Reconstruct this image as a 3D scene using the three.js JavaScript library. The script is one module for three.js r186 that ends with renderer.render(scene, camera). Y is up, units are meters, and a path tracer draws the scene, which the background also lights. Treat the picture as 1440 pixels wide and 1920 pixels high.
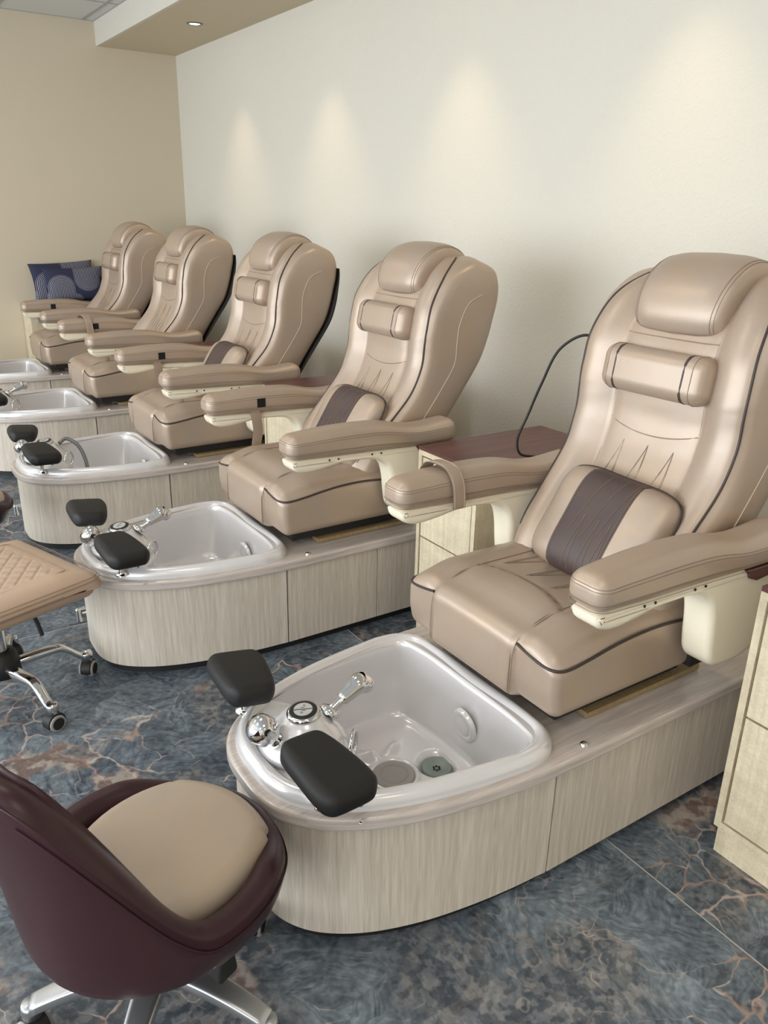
import * as THREE from 'three';
import { mergeGeometries } from 'three/addons/utils/BufferGeometryUtils.js';
import { RectAreaLightUniformsLib } from 'three/addons/lights/RectAreaLightUniformsLib.js';

// ------------------------------------------------------------------ camera, sky, daylight, exposure
RectAreaLightUniformsLib.init();
const scene = new THREE.Scene();
const renderer = new THREE.WebGLRenderer({ antialias: true });
renderer.toneMapping = THREE.LinearToneMapping;
renderer.toneMappingExposure = 1.0;
renderer.shadowMap.enabled = true;

const camera = new THREE.PerspectiveCamera(2 * Math.atan(960 / 1498.3) * 180 / Math.PI, 0.75, 0.05, 60);
camera.position.set(0, 1.5, 0);
camera.rotation.set(-0.3589, -0.5906, 0.0209, 'YXZ');

scene.background = new THREE.Color(0.80, 0.90, 1.0);      // overcast sky outside the shop windows

const ROOM = { x0: -4.2, x1: 2.635, z0: -7.11, z1: 3.4, h: 2.825, sofX: 2.0, sofY: 2.655 };
const WIN = { y0: 0.3, y1: 2.55, bays: [[-6.6, -5.1], [-5.0, -3.5], [-3.4, -1.9], [-1.8, -0.3], [-0.2, 1.3], [1.4, 2.9]] };
for (const [a, b] of WIN.bays) {                           // daylight entering each window bay
  const l = new THREE.RectAreaLight(new THREE.Color(0.87, 0.945, 1.0), 6.8, b - a, WIN.y1 - WIN.y0);
  l.position.set(ROOM.x0 + 0.03, (WIN.y0 + WIN.y1) / 2, (a + b) / 2);
  l.lookAt(ROOM.x1, (WIN.y0 + WIN.y1) / 2, (a + b) / 2);
  l.name = 'window_daylight'; scene.add(l);
}

// ------------------------------------------------------------------ small tools
function rngOf(seed) { let a = seed >>> 0; return () => { a = (a + 0x6D2B79F5) | 0; let t = Math.imul(a ^ (a >>> 15), 1 | a); t = (t + Math.imul(t ^ (t >>> 7), 61 | t)) ^ t; return ((t ^ (t >>> 14)) >>> 0) / 4294967296; }; }
const clamp = (v, a, b) => Math.min(b, Math.max(a, v));
const lerp = (a, b, t) => a + (b - a) * t;
const smooth = (a, b, x) => { const t = clamp((x - a) / (b - a), 0, 1); return t * t * (3 - 2 * t); };
function hash(ix, iy, s) { let h = Math.imul(ix, 374761393) + Math.imul(iy, 668265263) + Math.imul(s, 1274126177); h = Math.imul(h ^ (h >>> 13), 1274126177); h ^= h >>> 16; return (h >>> 0) / 4294967296; }
function vnoise(x, y, px, py, s) {                          // tiling value noise, periods px, py
  const x0 = Math.floor(x), y0 = Math.floor(y); let fx = x - x0, fy = y - y0;
  fx = fx * fx * (3 - 2 * fx); fy = fy * fy * (3 - 2 * fy);
  const xa = ((x0 % px) + px) % px, xb = (xa + 1) % px, ya = ((y0 % py) + py) % py, yb = (ya + 1) % py;
  return lerp(lerp(hash(xa, ya, s), hash(xb, ya, s), fx), lerp(hash(xa, yb, s), hash(xb, yb, s), fx), fy);
}
function fbm(u, v, fx, fy, oct, s) { let a = 0, w = 0.5, t = 0; for (let i = 0; i < oct; i++) { a += w * vnoise(u * fx, v * fy, fx, fy, s + i); t += w; w *= 0.5; fx *= 2; fy *= 2; } return a / t; }
function tex(w, h, f, srgb, size) {                         // f(u,v) -> [r,g,b] 0..255 ; size = metres per tile [x,y]
  const d = new Uint8Array(w * h * 4);
  for (let j = 0; j < h; j++) for (let i = 0; i < w; i++) { const c = f((i + 0.5) / w, (j + 0.5) / h), o = (j * w + i) * 4; d[o] = clamp(c[0], 0, 255); d[o + 1] = clamp(c[1], 0, 255); d[o + 2] = clamp(c[2], 0, 255); d[o + 3] = 255; }
  const t = new THREE.DataTexture(d, w, h, THREE.RGBAFormat); t.wrapS = t.wrapT = THREE.RepeatWrapping; t.magFilter = THREE.LinearFilter; t.minFilter = THREE.LinearMipmapLinearFilter; t.generateMipmaps = true;
  if (srgb) t.colorSpace = THREE.SRGBColorSpace;
  t.repeat.set(1 / size[0], 1 / size[1]); t.needsUpdate = true; return t;
}
const names = {};
function numbered(n) { const k = (names[n] = (names[n] ?? -1) + 1); return k ? n + '_' + String(k).padStart(3, '0') : n; }
function shade(o) { o.castShadow = true; o.receiveShadow = true; return o; }
function thing(name, label, category, pos = [0, 0, 0], turn = 0, group) {
  const o = new THREE.Group(); o.name = numbered(name); o.position.set(...pos); o.rotation.y = turn; scene.add(o);
  o.userData = { label, category }; if (group) o.userData.group = group; return o;
}
function part(name, geo, mat, parent, label) { const m = shade(new THREE.Mesh(geo, mat)); m.name = name; if (label) m.userData.label = label; parent.add(m); return m; }
function struct(name, geo, mat) { const m = shade(new THREE.Mesh(geo, mat)); m.name = name; m.userData.kind = 'structure'; scene.add(m); return m; }
function weld(geo) {                                        // smooth normals across equal positions, uv seams kept
  const p = geo.attributes.position, idx = geo.index, map = new Map(), id = new Int32Array(p.count); let n = 0;
  for (let i = 0; i < p.count; i++) { const k = Math.round(p.getX(i) * 2e4) + '_' + Math.round(p.getY(i) * 2e4) + '_' + Math.round(p.getZ(i) * 2e4); let v = map.get(k); if (v === undefined) { v = n++; map.set(k, v); } id[i] = v; }
  const acc = new Float64Array(n * 3), a = new THREE.Vector3(), b = new THREE.Vector3(), c = new THREE.Vector3();
  const N = idx ? idx.count : p.count, at = (i) => (idx ? idx.getX(i) : i);
  for (let i = 0; i < N; i += 3) {
    const i0 = at(i), i1 = at(i + 1), i2 = at(i + 2); a.fromBufferAttribute(p, i0); b.fromBufferAttribute(p, i1).sub(a); c.fromBufferAttribute(p, i2).sub(a); b.cross(c);
    for (const q of [i0, i1, i2]) { acc[id[q] * 3] += b.x; acc[id[q] * 3 + 1] += b.y; acc[id[q] * 3 + 2] += b.z; }
  }
  const nn = new Float32Array(p.count * 3);
  for (let i = 0; i < p.count; i++) { a.set(acc[id[i] * 3], acc[id[i] * 3 + 1], acc[id[i] * 3 + 2]).normalize(); nn.set([a.x, a.y, a.z], i * 3); }
  geo.setAttribute('normal', new THREE.BufferAttribute(nn, 3)); return geo;
}
function gridGeo(rows, closed = false, capA = false, capB = false, uvScale = [1, 1]) {   // rows of equal length of [x,y,z]
  const R = rows.length, Cn = rows[0].length, pos = [], uv = [], ind = []; let vAcc = 0;
  const d3 = (a, b) => Math.hypot(a[0] - b[0], a[1] - b[1], a[2] - b[2]), cols = closed ? Cn + 1 : Cn;
  for (let r = 0; r < R; r++) {
    let u = 0; if (r) vAcc += d3(rows[r][Cn >> 1], rows[r - 1][Cn >> 1]);
    for (let c = 0; c < cols; c++) { const q = rows[r][c % Cn]; if (c) u += d3(q, rows[r][c - 1]); pos.push(...q); uv.push(u * uvScale[0], vAcc * uvScale[1]); }
  }
  for (let r = 0; r < R - 1; r++) for (let c = 0; c < cols - 1; c++) { const a = r * cols + c, b = a + 1, d = a + cols, e = d + 1; ind.push(a, b, d, b, e, d); }
  const cap = (row, flip) => { const base = pos.length / 3; const m = [0, 0, 0]; row.forEach((q) => { m[0] += q[0] / Cn; m[1] += q[1] / Cn; m[2] += q[2] / Cn; }); pos.push(...m); uv.push(0, 0); row.forEach((q) => { pos.push(...q); uv.push(q[0], q[2]); }); for (let c = 0; c < Cn; c++) { const a = base + 1 + c, b = base + 1 + (c + 1) % Cn; flip ? ind.push(base, b, a) : ind.push(base, a, b); } };
  if (capA) cap(rows[0], true); if (capB) cap(rows[R - 1], false);
  const g = new THREE.BufferGeometry(); g.setAttribute('position', new THREE.Float32BufferAttribute(pos, 3)); g.setAttribute('uv', new THREE.Float32BufferAttribute(uv, 2)); g.setIndex(ind); return weld(g);
}
function axisList(h, r, k, m) { const l = []; for (let i = k; i > 0; i--) l.push(-(h - r) - r * Math.tan((i / k) * Math.PI / 4)); for (let i = 0; i <= m; i++) l.push(lerp(-(h - r), h - r, i / m)); for (let i = 1; i <= k; i++) l.push(h - r + r * Math.tan((i / k) * Math.PI / 4)); return l; }
function softBox(L, H, W, r, deform, seg = [6, 4, 6], k = 4) {   // rounded cushion block centred on the origin
  const h = [L / 2, H / 2, W / 2]; r = Math.min(r, ...h.map((q) => q * 0.999)); const ax = h.map((q, i) => axisList(q, r, k, seg[i]));
  const pos = [], uv = [], ind = [];
  for (let f = 0; f < 6; f++) {
    const a = f >> 1, s = f & 1 ? 1 : -1, b = (a + 1) % 3, c = (a + 2) % 3, base = pos.length / 3, B = ax[b], Cc = ax[c];
    for (let i = 0; i < B.length; i++) for (let j = 0; j < Cc.length; j++) {
      const p = [0, 0, 0]; p[a] = s * h[a]; p[b] = B[i]; p[c] = Cc[j];
      const q = p.map((v, t) => clamp(v, -(h[t] - r), h[t] - r)), d = p.map((v, t) => v - q[t]), n = Math.hypot(...d) || 1;
      let o = q.map((v, t) => v + d[t] / n * r); uv.push(B[i] + a * 0.31, Cc[j] + s * 0.17); if (deform) o = deform(o); pos.push(...o);
    }
    for (let i = 0; i < B.length - 1; i++) for (let j = 0; j < Cc.length - 1; j++) { const q = base + i * Cc.length + j, w = q + 1, e = q + Cc.length, t = e + 1; s > 0 ? ind.push(q, e, w, w, e, t) : ind.push(q, w, e, w, t, e); }
  }
  const g = new THREE.BufferGeometry(); g.setAttribute('position', new THREE.Float32BufferAttribute(pos, 3)); g.setAttribute('uv', new THREE.Float32BufferAttribute(uv, 2)); g.setIndex(ind); return weld(g);
}
const V = (a) => new THREE.Vector3(...a);
function tube(pts, r, seg = 40, closed = false, rad = 6) { return new THREE.TubeGeometry(new THREE.CatmullRomCurve3(pts.map(V), closed, 'centripetal'), seg, r, rad, closed); }
function cyl(r0, r1, h, n = 24, open = false) { return new THREE.CylinderGeometry(r1, r0, h, n, 1, open); }   // r0 bottom, r1 top
function lathe(p, n = 32) { return new THREE.LatheGeometry(p.map((q) => new THREE.Vector2(...q)), n); }
function boxUV(geo) {                                       // uv in metres from the dominant axis
  const g = geo.index ? geo.toNonIndexed() : geo, p = g.attributes.position, uv = new Float32Array(p.count * 2), a = new THREE.Vector3(), b = new THREE.Vector3(), c = new THREE.Vector3();
  for (let i = 0; i < p.count; i += 3) {
    a.fromBufferAttribute(p, i); b.fromBufferAttribute(p, i + 1).sub(a); c.fromBufferAttribute(p, i + 2).sub(a); b.cross(c);
    const m = [Math.abs(b.x), Math.abs(b.y), Math.abs(b.z)], k = m.indexOf(Math.max(...m));
    for (let j = 0; j < 3; j++) { const x = p.getX(i + j), y = p.getY(i + j), z = p.getZ(i + j); uv.set(k === 0 ? [z, y] : k === 1 ? [x, z] : [x, y], (i + j) * 2); }
  }
  g.setAttribute('uv', new THREE.BufferAttribute(uv, 2)); return g;
}
function box(x0, x1, y0, y1, z0, z1) { const g = new THREE.BoxGeometry(x1 - x0, y1 - y0, z1 - z0); g.translate((x0 + x1) / 2, (y0 + y1) / 2, (z0 + z1) / 2); return boxUV(g); }
function extrudeXY(pts, z0, z1, bevel = 0, smoothPts = true, div = 60) {   // outline in x,y pushed along z
  let P = pts.map((q) => new THREE.Vector2(...q)); if (smoothPts) P = new THREE.SplineCurve([...P, P[0]]).getPoints(div).slice(0, -1);
  const g = new THREE.ExtrudeGeometry(new THREE.Shape(P), { depth: z1 - z0 - 2 * bevel, bevelEnabled: bevel > 0, bevelSize: bevel, bevelThickness: bevel, bevelOffset: -bevel, bevelSegments: 4 });
  g.translate(0, 0, z0 + bevel); return weld(boxUV(g));
}
function move(g, x, y, z) { g.translate(x, y, z); return g; }
function aim(g, from, dir) { g.applyQuaternion(new THREE.Quaternion().setFromUnitVectors(new THREE.Vector3(0, 1, 0), V(dir).normalize())); g.translate(...from); return g; }
function join(...gs) { return mergeGeometries(gs.map((g) => { const q = g.index ? g.toNonIndexed() : g; for (const k of Object.keys(q.attributes)) if (!['position', 'normal', 'uv'].includes(k)) q.deleteAttribute(k); return q; })); }
function spline1(xs, ys) {                                  // monotone-ish Catmull-Rom through (xs, ys)
  return (x) => { let i = 0; while (i < xs.length - 2 && x > xs[i + 1]) i++; const t = clamp((x - xs[i]) / (xs[i + 1] - xs[i]), 0, 1), p0 = ys[Math.max(0, i - 1)], p1 = ys[i], p2 = ys[i + 1], p3 = ys[Math.min(ys.length - 1, i + 2)]; return 0.5 * (2 * p1 + (p2 - p0) * t + (2 * p0 - 5 * p1 + 4 * p2 - p3) * t * t + (3 * p1 - p0 - 3 * p2 + p3) * t * t * t); };
}

// ------------------------------------------------------------------ textures and materials
const tLeather = tex(512, 512, (u, v) => { const g = 128 + 34 * (vnoise(u * 128, v * 256, 128, 256, 3) - 0.5) + 34 * (vnoise(u * 256, v * 100, 256, 100, 4) - 0.5) + 40 * (fbm(u, v, 24, 24, 3, 9) - 0.5); return [g, g, g]; }, false, [0.22, 0.22]);
const tLeatherCol = (c, amt, s) => tex(512, 512, (u, v) => { const a = (fbm(u, v, 3, 3, 4, s) - 0.5) * amt, b = (fbm(u, v, 7, 5, 3, s + 20) - 0.5) * amt; return [c[0] + a + b * 0.6, c[1] + a, c[2] + a - b * 0.7]; }, true, [0.7, 0.7]);
const tPeel = tex(1024, 1024, (u, v) => { const a = fbm(u, v, 110, 110, 3, 31), b = fbm(u, v, 40, 40, 2, 37); const g = 255 * clamp(0.2 + 0.9 * smooth(0.42, 0.66, a) * 0.7 + 0.3 * b, 0, 1); return [g, g, g]; }, false, [1, 1]);
const tOak = tex(1024, 1024, (u, v) => {
  const w = fbm(u, v, 3, 2, 3, 51) * 0.06, st = fbm(u + w, v, 90, 3, 3, 52), fine = vnoise((u + w * 0.4) * 360, v * 22, 360, 22, 53), ring = 0.5 + 0.5 * Math.sin((u * 22 + fbm(u, v, 4, 1, 3, 55) * 7) * Math.PI * 2);
  const k = (st - 0.5) * 26 + (fine - 0.5) * 18 + (ring - 0.5) * 6; return [198 + k, 187 + k, 173 + k * 0.98];
}, true, [0.6, 0.9]);
const tCounter = tex(1024, 512, (u, v) => { const w = fbm(u, v, 4, 3, 3, 61) * 0.05, st = fbm(u, v + w, 4, 60, 3, 62), f = vnoise(u * 24, v * 220, 24, 220, 63), m = fbm(u, v, 5, 5, 4, 64); const k = (st - 0.5) * 34 + (f - 0.5) * 18 + (m - 0.5) * 24; return [194 + k, 183 + k, 176 + k]; }, true, [1.0, 0.5]);
const tMaple = tex(512, 1024, (u, v) => { const w = fbm(u, v, 2, 2, 3, 71) * 0.08, st = fbm(u + w, v, 40, 2, 3, 72), f = vnoise(u * 90, v * 240, 90, 240, 73), cu = fbm(u, v, 6, 30, 3, 74); const k = (st - 0.5) * 26 + (f - 0.5) * 14 + (cu - 0.5) * 22; return [210 + k, 196 + k, 168 + k * 0.9]; }, true, [0.4, 0.8]);
const tMahog = tex(512, 512, (u, v) => { const w = fbm(u, v, 2, 2, 3, 81) * 0.1, st = fbm(u, v + w, 3, 44, 3, 82), f = vnoise(u * 30, v * 200, 30, 200, 83); const k = (st - 0.5) * 30 + (f - 0.5) * 12; return [92 + k, 58 + k * 0.7, 54 + k * 0.6]; }, true, [0.6, 0.6]);
function slate(seed) {
  const N = 20, pt = []; for (let j = 0; j < N; j++) for (let i = 0; i < N; i++) pt.push([hash(i, j, seed), hash(i, j, seed + 1), hash(i, j, seed + 2), hash(i, j, seed + 3)]);
  return tex(2048, 2048, (u, v) => {
    const w1 = fbm(u, v, 5, 5, 3, seed + 10), w2 = fbm(u, v, 5, 5, 3, seed + 30), j1 = fbm(u, v, 40, 40, 3, seed + 14), j2 = fbm(u, v, 40, 40, 3, seed + 34);
    const wx = (w1 - 0.5) * 0.2 + (j1 - 0.5) * 0.022, wy = (w2 - 0.5) * 0.2 + (j2 - 0.5) * 0.022;
    const x = (u + wx) * N, y = (v + wy) * N, ix = Math.floor(x), iy = Math.floor(y); let d1 = 9, d2 = 9, cell = pt[0];
    for (let j = -1; j <= 1; j++) for (let i = -1; i <= 1; i++) { const q = pt[((((iy + j) % N) + N) % N) * N + ((((ix + i) % N) + N) % N)], dx = ix + i + q[0] - x, dy = iy + j + q[1] - y, d = dx * dx + dy * dy; if (d < d1) { d2 = d1; d1 = d; cell = q; } else if (d < d2) d2 = d; }
    const edge = Math.sqrt(d2) - Math.sqrt(d1);
    const big = fbm(u, v, 4, 4, 4, seed + 50), mid = fbm(u, v, 26, 26, 4, seed + 60), ang = cell[2] * 3.14, hu = u * Math.cos(ang) - v * Math.sin(ang), hv = u * Math.sin(ang) + v * Math.cos(ang);
    const hatch = vnoise(hu * 50 + j1 * 3, hv * 420 + j2 * 9, 8192, 8192, seed + 70), hatch2 = vnoise(hu * 26 + 7 + j2 * 2, hv * 190 + j1 * 6, 8192, 8192, seed + 72), crumb = fbm(u, v, 170, 170, 2, seed + 80);
    const k = (cell[3] - 0.5) * 26 + (big - 0.5) * 50 + (mid - 0.5) * 40 + (hatch - 0.5) * 34 + (hatch2 - 0.5) * 22 + (crumb - 0.5) * 46;
    let r = 96 + k * 0.96, g = 105 + k, b = 114 + k * 0.98;
    const cut = smooth(0.8, 0.95, hatch2) * smooth(0.42, 0.62, mid); r -= 26 * cut; g -= 27 * cut; b -= 28 * cut;
    const brec = smooth(0.47, 0.66, fbm(u, v, 8, 8, 4, seed + 90)), spk = smooth(0.42, 0.6, fbm(u, v, 130, 130, 4, seed + 95)), spk2 = smooth(0.52, 0.6, fbm(u, v, 60, 60, 4, seed + 96)); r = lerp(r, lerp(56, 116, spk) + 34 * spk2, brec * 0.55); g = lerp(g, lerp(60, 114, spk) + 26 * spk2, brec * 0.55); b = lerp(b, lerp(66, 114, spk) + 18 * spk2, brec * 0.55);
    const vis = smooth(0.4, 0.64, fbm(u, v, 7, 7, 3, seed + 100)), jag = (j1 - 0.5) * 0.22 + (crumb - 0.5) * 0.16 + (mid - 0.5) * 0.1, wid = 0.03 + 0.11 * vis * vis * vis, vein = (1 - smooth(wid * 0.25, wid, edge + Math.abs(jag) * (0.12 + 0.5 * vis))) * smooth(0.02, 0.35, vis);
    const rid = 1 - Math.abs(2 * fbm(u + wx * 0.3, v + wy * 0.3, 17, 17, 4, seed + 120) - 1), fineVein = smooth(0.972, 0.99, rid) * smooth(0.42, 0.56, fbm(u, v, 12, 12, 3, seed + 130)) * 0.45, vv = Math.max(vein, fineVein);
    const rust = smooth(0.46, 0.62, fbm(u, v, 44, 44, 3, seed + 110)); r = lerp(r, lerp(192, 160, rust), vv * 0.85); g = lerp(g, lerp(182, 138, rust), vv * 0.75); b = lerp(b, lerp(170, 122, rust), vv * 0.75);
    const patch = smooth(0.62, 0.7, fbm(u, v, 9, 9, 5, seed + 150)), ptone = smooth(0.4, 0.62, fbm(u, v, 70, 70, 3, seed + 155)); r = lerp(r, lerp(120, 182, ptone), patch * 0.7); g = lerp(g, lerp(96, 166, ptone), patch * 0.7); b = lerp(b, lerp(86, 152, ptone), patch * 0.7);
    return [r, g, b];
  }, true, [2.1, 2.1]);
}
const tFloor = slate(1000);
const tDenim = tex(1024, 640, (u, v) => {                    // navy cloth with stitched pale arcs
  const X = u * 1.6, Y = v, base = 1 + (vnoise(u * 400, v * 260, 400, 260, 5) - 0.5) * 0.25; let c = [44 * base, 46 * base, 72 * base], line = 0;
  const arcs = [[0.42, 0.42, 0, 0.34], [1.12, 0.62, 1, 0.34], [0.0, 0.0, 0, 0.3], [1.6, 1.0, 1, 0.32], [0.75, 0.0, 0, 0.22]];
  for (const [ax, ay, dn, R] of arcs) { const dx = X - ax, dy = Y - ay, inside = dn ? dy < 0 : dy > 0, d = inside ? Math.hypot(dx, dy) : Math.abs(dx); if (d < R && (inside || Math.abs(dy) < 0.45)) { line = Math.abs(((d / 0.04) % 1) - 0.5) < 0.16 ? 1 : 0; break; } }
  if (line) c = [168, 166, 172]; return c;
}, true, [1, 1]);
const tFleck = (() => { const r = rngOf(77), sp = Array.from({ length: 26 }, () => [r(), r(), 0.0012 + r() * 0.0022, r() * 3]); return tex(1024, 1024, (u, v) => { const a = (fbm(u, v, 3, 3, 4, 281) - 0.5) * 8; for (const [x, y, q, t] of sp) { const dx = (u - x) * Math.cos(t) + (v - y) * Math.sin(t), dy = -(u - x) * Math.sin(t) + (v - y) * Math.cos(t); if (dx * dx / 5 + dy * dy < q * q * (0.5 + vnoise(u * 400, v * 400, 400, 400, 8))) return [186, 176, 168]; } return [52 + a, 27 + a, 33 + a]; }, true, [0.9, 0.9]); })();
const P = (o) => new THREE.MeshPhysicalMaterial(o);
const M = {
  wall: P({ color: new THREE.Color('#d4cfc3'), roughness: 0.85, bumpMap: tPeel, bumpScale: 0.0006 }),
  wallTan: P({ color: new THREE.Color('#cec1ab'), roughness: 0.85 }),
  soffitTan: P({ color: new THREE.Color('#cdbfa6'), roughness: 0.85 }),
  white: P({ color: new THREE.Color('#d8d8d6'), roughness: 0.9 }),
  tbar: P({ color: new THREE.Color('#a9a9a8'), roughness: 0.5 }),
  floor: P({ map: tFloor, roughness: 0.42, specularIntensity: 0.6 }),
  grout: P({ color: new THREE.Color('#bdbab4'), roughness: 0.9 }),
  leather: P({ map: tLeatherCol([177, 158, 141], 13, 201), roughness: 0.4, metalness: 0.28, bumpMap: tLeather, bumpScale: 0.0004, ior: 1.6 }),
  stoolLeather: P({ map: tLeatherCol([186, 161, 141], 10, 231), roughness: 0.5, bumpMap: tLeather, bumpScale: 0.0003 }),
  padLeather: P({ map: tLeatherCol([176, 160, 143], 16, 241), roughness: 0.5, bumpMap: tLeather, bumpScale: 0.0002 }),
  stitch: P({ color: new THREE.Color('#8c7867'), roughness: 0.8 }),
  stitchPale: P({ color: new THREE.Color('#cbb9a2'), roughness: 0.7 }),
  piping: P({ color: new THREE.Color('#3a2f2d'), roughness: 0.5 }),
  brown: P({ map: tLeatherCol([74, 60, 57], 14, 261), roughness: 0.5, bumpMap: tLeather, bumpScale: 0.0004 }),
  maroon: P({ map: tFleck, roughness: 0.36, bumpMap: tLeather, bumpScale: 0.0002, specularIntensity: 0.7 }),
  cream: P({ color: new THREE.Color('#ebe1ca'), roughness: 0.32, clearcoat: 0.3, clearcoatRoughness: 0.3 }),
  black: P({ color: new THREE.Color('#191818'), roughness: 0.55 }),
  rubber: P({ color: new THREE.Color('#0e0d0d'), roughness: 0.6, bumpMap: tLeather, bumpScale: 0.0002 }),
  velcro: P({ color: new THREE.Color('#111111'), roughness: 0.95 }),
  oak: P({ map: tOak, roughness: 0.5 }),
  counter: P({ map: tCounter, roughness: 0.28, clearcoat: 0.6, clearcoatRoughness: 0.2 }),
  maple: P({ map: tMaple, roughness: 0.5 }),
  mahog: P({ map: tMahog, roughness: 0.4 }),
  gap: P({ color: new THREE.Color('#3b3430'), roughness: 0.9 }),
  pearl: P({ color: new THREE.Color('#e0dee0'), metalness: 0.25, roughness: 0.25, clearcoat: 0.8, clearcoatRoughness: 0.1 }),
  chrome: P({ color: new THREE.Color('#d9dadb'), metalness: 1, roughness: 0.07 }),
  alu: P({ color: new THREE.Color('#b9bbbe'), metalness: 0.9, roughness: 0.32 }),
  steel: P({ color: new THREE.Color('#8b8d90'), metalness: 0.8, roughness: 0.4 }),
  whitePlastic: P({ color: new THREE.Color('#dcdcda'), roughness: 0.35 }),
  keyGrey: P({ color: new THREE.Color('#b4b4b2'), roughness: 0.4 }),
  grey: P({ color: new THREE.Color('#9c9894'), roughness: 0.6 }),
  ply: P({ map: tMaple, color: new THREE.Color('#b9aa92'), roughness: 0.7 }),
  denim: P({ map: tDenim, roughness: 0.9 }),
  panelGlow: P({ color: 0xffffff, emissive: new THREE.Color(1, 0.88, 0.7), emissiveIntensity: 3 }),
  bulb: P({ color: 0xffffff, emissive: new THREE.Color(1, 0.86, 0.62), emissiveIntensity: 6 }),
  glass: P({ color: 0xffffff, transmission: 1, thickness: 0, roughness: 0.02, ior: 1.5 }),
  paving: P({ color: new THREE.Color('#a8a6a0'), roughness: 0.95 }),
  drain: P({ color: new THREE.Color('#8d9890'), metalness: 0.4, roughness: 0.4 }),
};

// ------------------------------------------------------------------ the room
{
  const { x0, x1, z0, z1, h, sofX, sofY } = ROOM, T = 0.12;
  const floor = new THREE.Group(); floor.name = 'floor'; floor.userData.kind = 'structure'; scene.add(floor);
  part('grout_bed', box(x0 - T, x1 + T, -0.1, -0.0006, z0 - T, z1 + T), M.grout, floor);
  const xs = [x0, -3.1, -1.6, -0.1, 1.4, x1], zs = [z0, -5.89, -2.89, 0.11, z1], r = rngOf(5);
  for (let i = 0; i < xs.length - 1; i++) for (let j = 0; j < zs.length - 1; j++) {
    const g = box(xs[i] + 0.002, xs[i + 1] - 0.002, -0.012, 0, zs[j] + 0.002, zs[j + 1] - 0.002), u = g.attributes.uv, ox = r() * 3, oy = r() * 3; for (let k = 0; k < u.count; k++) u.setXY(k, u.getX(k) + ox, u.getY(k) + oy);
    part('floor_tile', g, M.floor, floor);
  }
  struct('wall_right', box(x1, x1 + T, 0, h + 0.2, z0 - T, z1 + T), M.wall);
  struct('wall_far', box(x0 - T, x1, 0, h + 0.2, z0 - T, z0), M.wallTan);
  struct('wall_near', box(x0 - T, x1, 0, h + 0.2, z1, z1 + T), M.wallTan);
  const bw = [box(x0 - T, x0, 0, WIN.y0, z0, z1), box(x0 - T, x0, WIN.y1, h + 0.2, z0, z1)]; let e = z0;
  for (const [a, b] of WIN.bays) { bw.push(box(x0 - T, x0, WIN.y0, WIN.y1, e, a)); e = b; } bw.push(box(x0 - T, x0, WIN.y0, WIN.y1, e, z1));
  struct('wall_left', join(...bw), M.wallTan);
  WIN.bays.forEach(([a, b], i) => {
    const g = new THREE.Group(); g.name = 'window_' + (i + 1); g.userData.kind = 'structure'; scene.add(g);
    part('window_frame', join(box(x0 - 0.09, x0 - 0.04, WIN.y0, WIN.y0 + 0.05, a, b), box(x0 - 0.09, x0 - 0.04, WIN.y1 - 0.05, WIN.y1, a, b), box(x0 - 0.09, x0 - 0.04, WIN.y0 + 0.05, WIN.y1 - 0.05, a, a + 0.05), box(x0 - 0.09, x0 - 0.04, WIN.y0 + 0.05, WIN.y1 - 0.05, b - 0.05, b)), M.alu, g);
    const p = new THREE.PlaneGeometry(b - a - 0.1, WIN.y1 - WIN.y0 - 0.1); p.rotateY(Math.PI / 2); p.translate(x0 - 0.065, (WIN.y0 + WIN.y1) / 2, (a + b) / 2); part('pane', p, M.glass, g);
  });
  struct('pavement', box(-16, x0 - T, -0.2, -0.1, -16, 12), M.paving);
  const c = new THREE.Group(); c.name = 'ceiling'; c.userData.kind = 'structure'; scene.add(c);
  part('ceiling_slab', box(x0 - T, x1 + T, h + 0.012, h + 0.2, z0 - T, z1 + T), M.tbar, c);
  const cx = [sofX, 1.913]; while (cx[cx.length - 1] - 0.61 > x0) cx.push(cx[cx.length - 1] - 0.61); cx.push(x0);
  const cz = [z0, -6.45]; while (cz[cz.length - 1] + 0.61 < z1) cz.push(cz[cz.length - 1] + 0.61); cz.push(z1);
  for (let i = 0; i < cx.length - 1; i++) for (let j = 0; j < cz.length - 1; j++) { const a = cx[i + 1] + 0.012, b = cx[i] - 0.012, d = cz[j] + 0.012, f = cz[j + 1] - 0.012; if (b - a > 0.02 && f - d > 0.02) part('ceiling_tile', box(a, b, h, h + 0.012, d, f), M.white, c); }
  const bars = []; for (const x of cx) bars.push(box(x - 0.012, x + 0.012, h - 0.004, h + 0.012, z0, z1)); for (const z of cz) bars.push(box(x0, sofX, h - 0.003, h + 0.012, z - 0.012, z + 0.012));
  part('ceiling_grid', join(...bars), M.tbar, c);
  let pn = 0; for (const x of [0.388, -1.442, -3.272]) for (const z of [-4.925, -2.485, -0.045, 2.395]) {      // 2 x 2 ft ceiling light panels set into the grid
    const g = thing('ceiling_light_panel', `square ceiling light panel number ${++pn}, above and behind the camera's view`, 'light panel', [x, h, z], 0, 'square panels in the tiled ceiling');
    part('diffuser', box(-0.285, 0.285, -0.007, -0.001, -0.285, 0.285), M.panelGlow, g); part('panel_frame', join(box(-0.305, 0.305, -0.012, 0, -0.305, -0.286), box(-0.305, 0.305, -0.012, 0, 0.286, 0.305), box(-0.305, -0.286, -0.012, 0, -0.286, 0.286), box(0.286, 0.305, -0.012, 0, -0.286, 0.286)), M.white, g);
    const l = new THREE.RectAreaLight(new THREE.Color(1, 0.89, 0.74), 5, 0.56, 0.56); l.position.set(x, h - 0.016, z); l.lookAt(x, 0, z); l.name = 'panel_light'; scene.add(l);
  }
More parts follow.
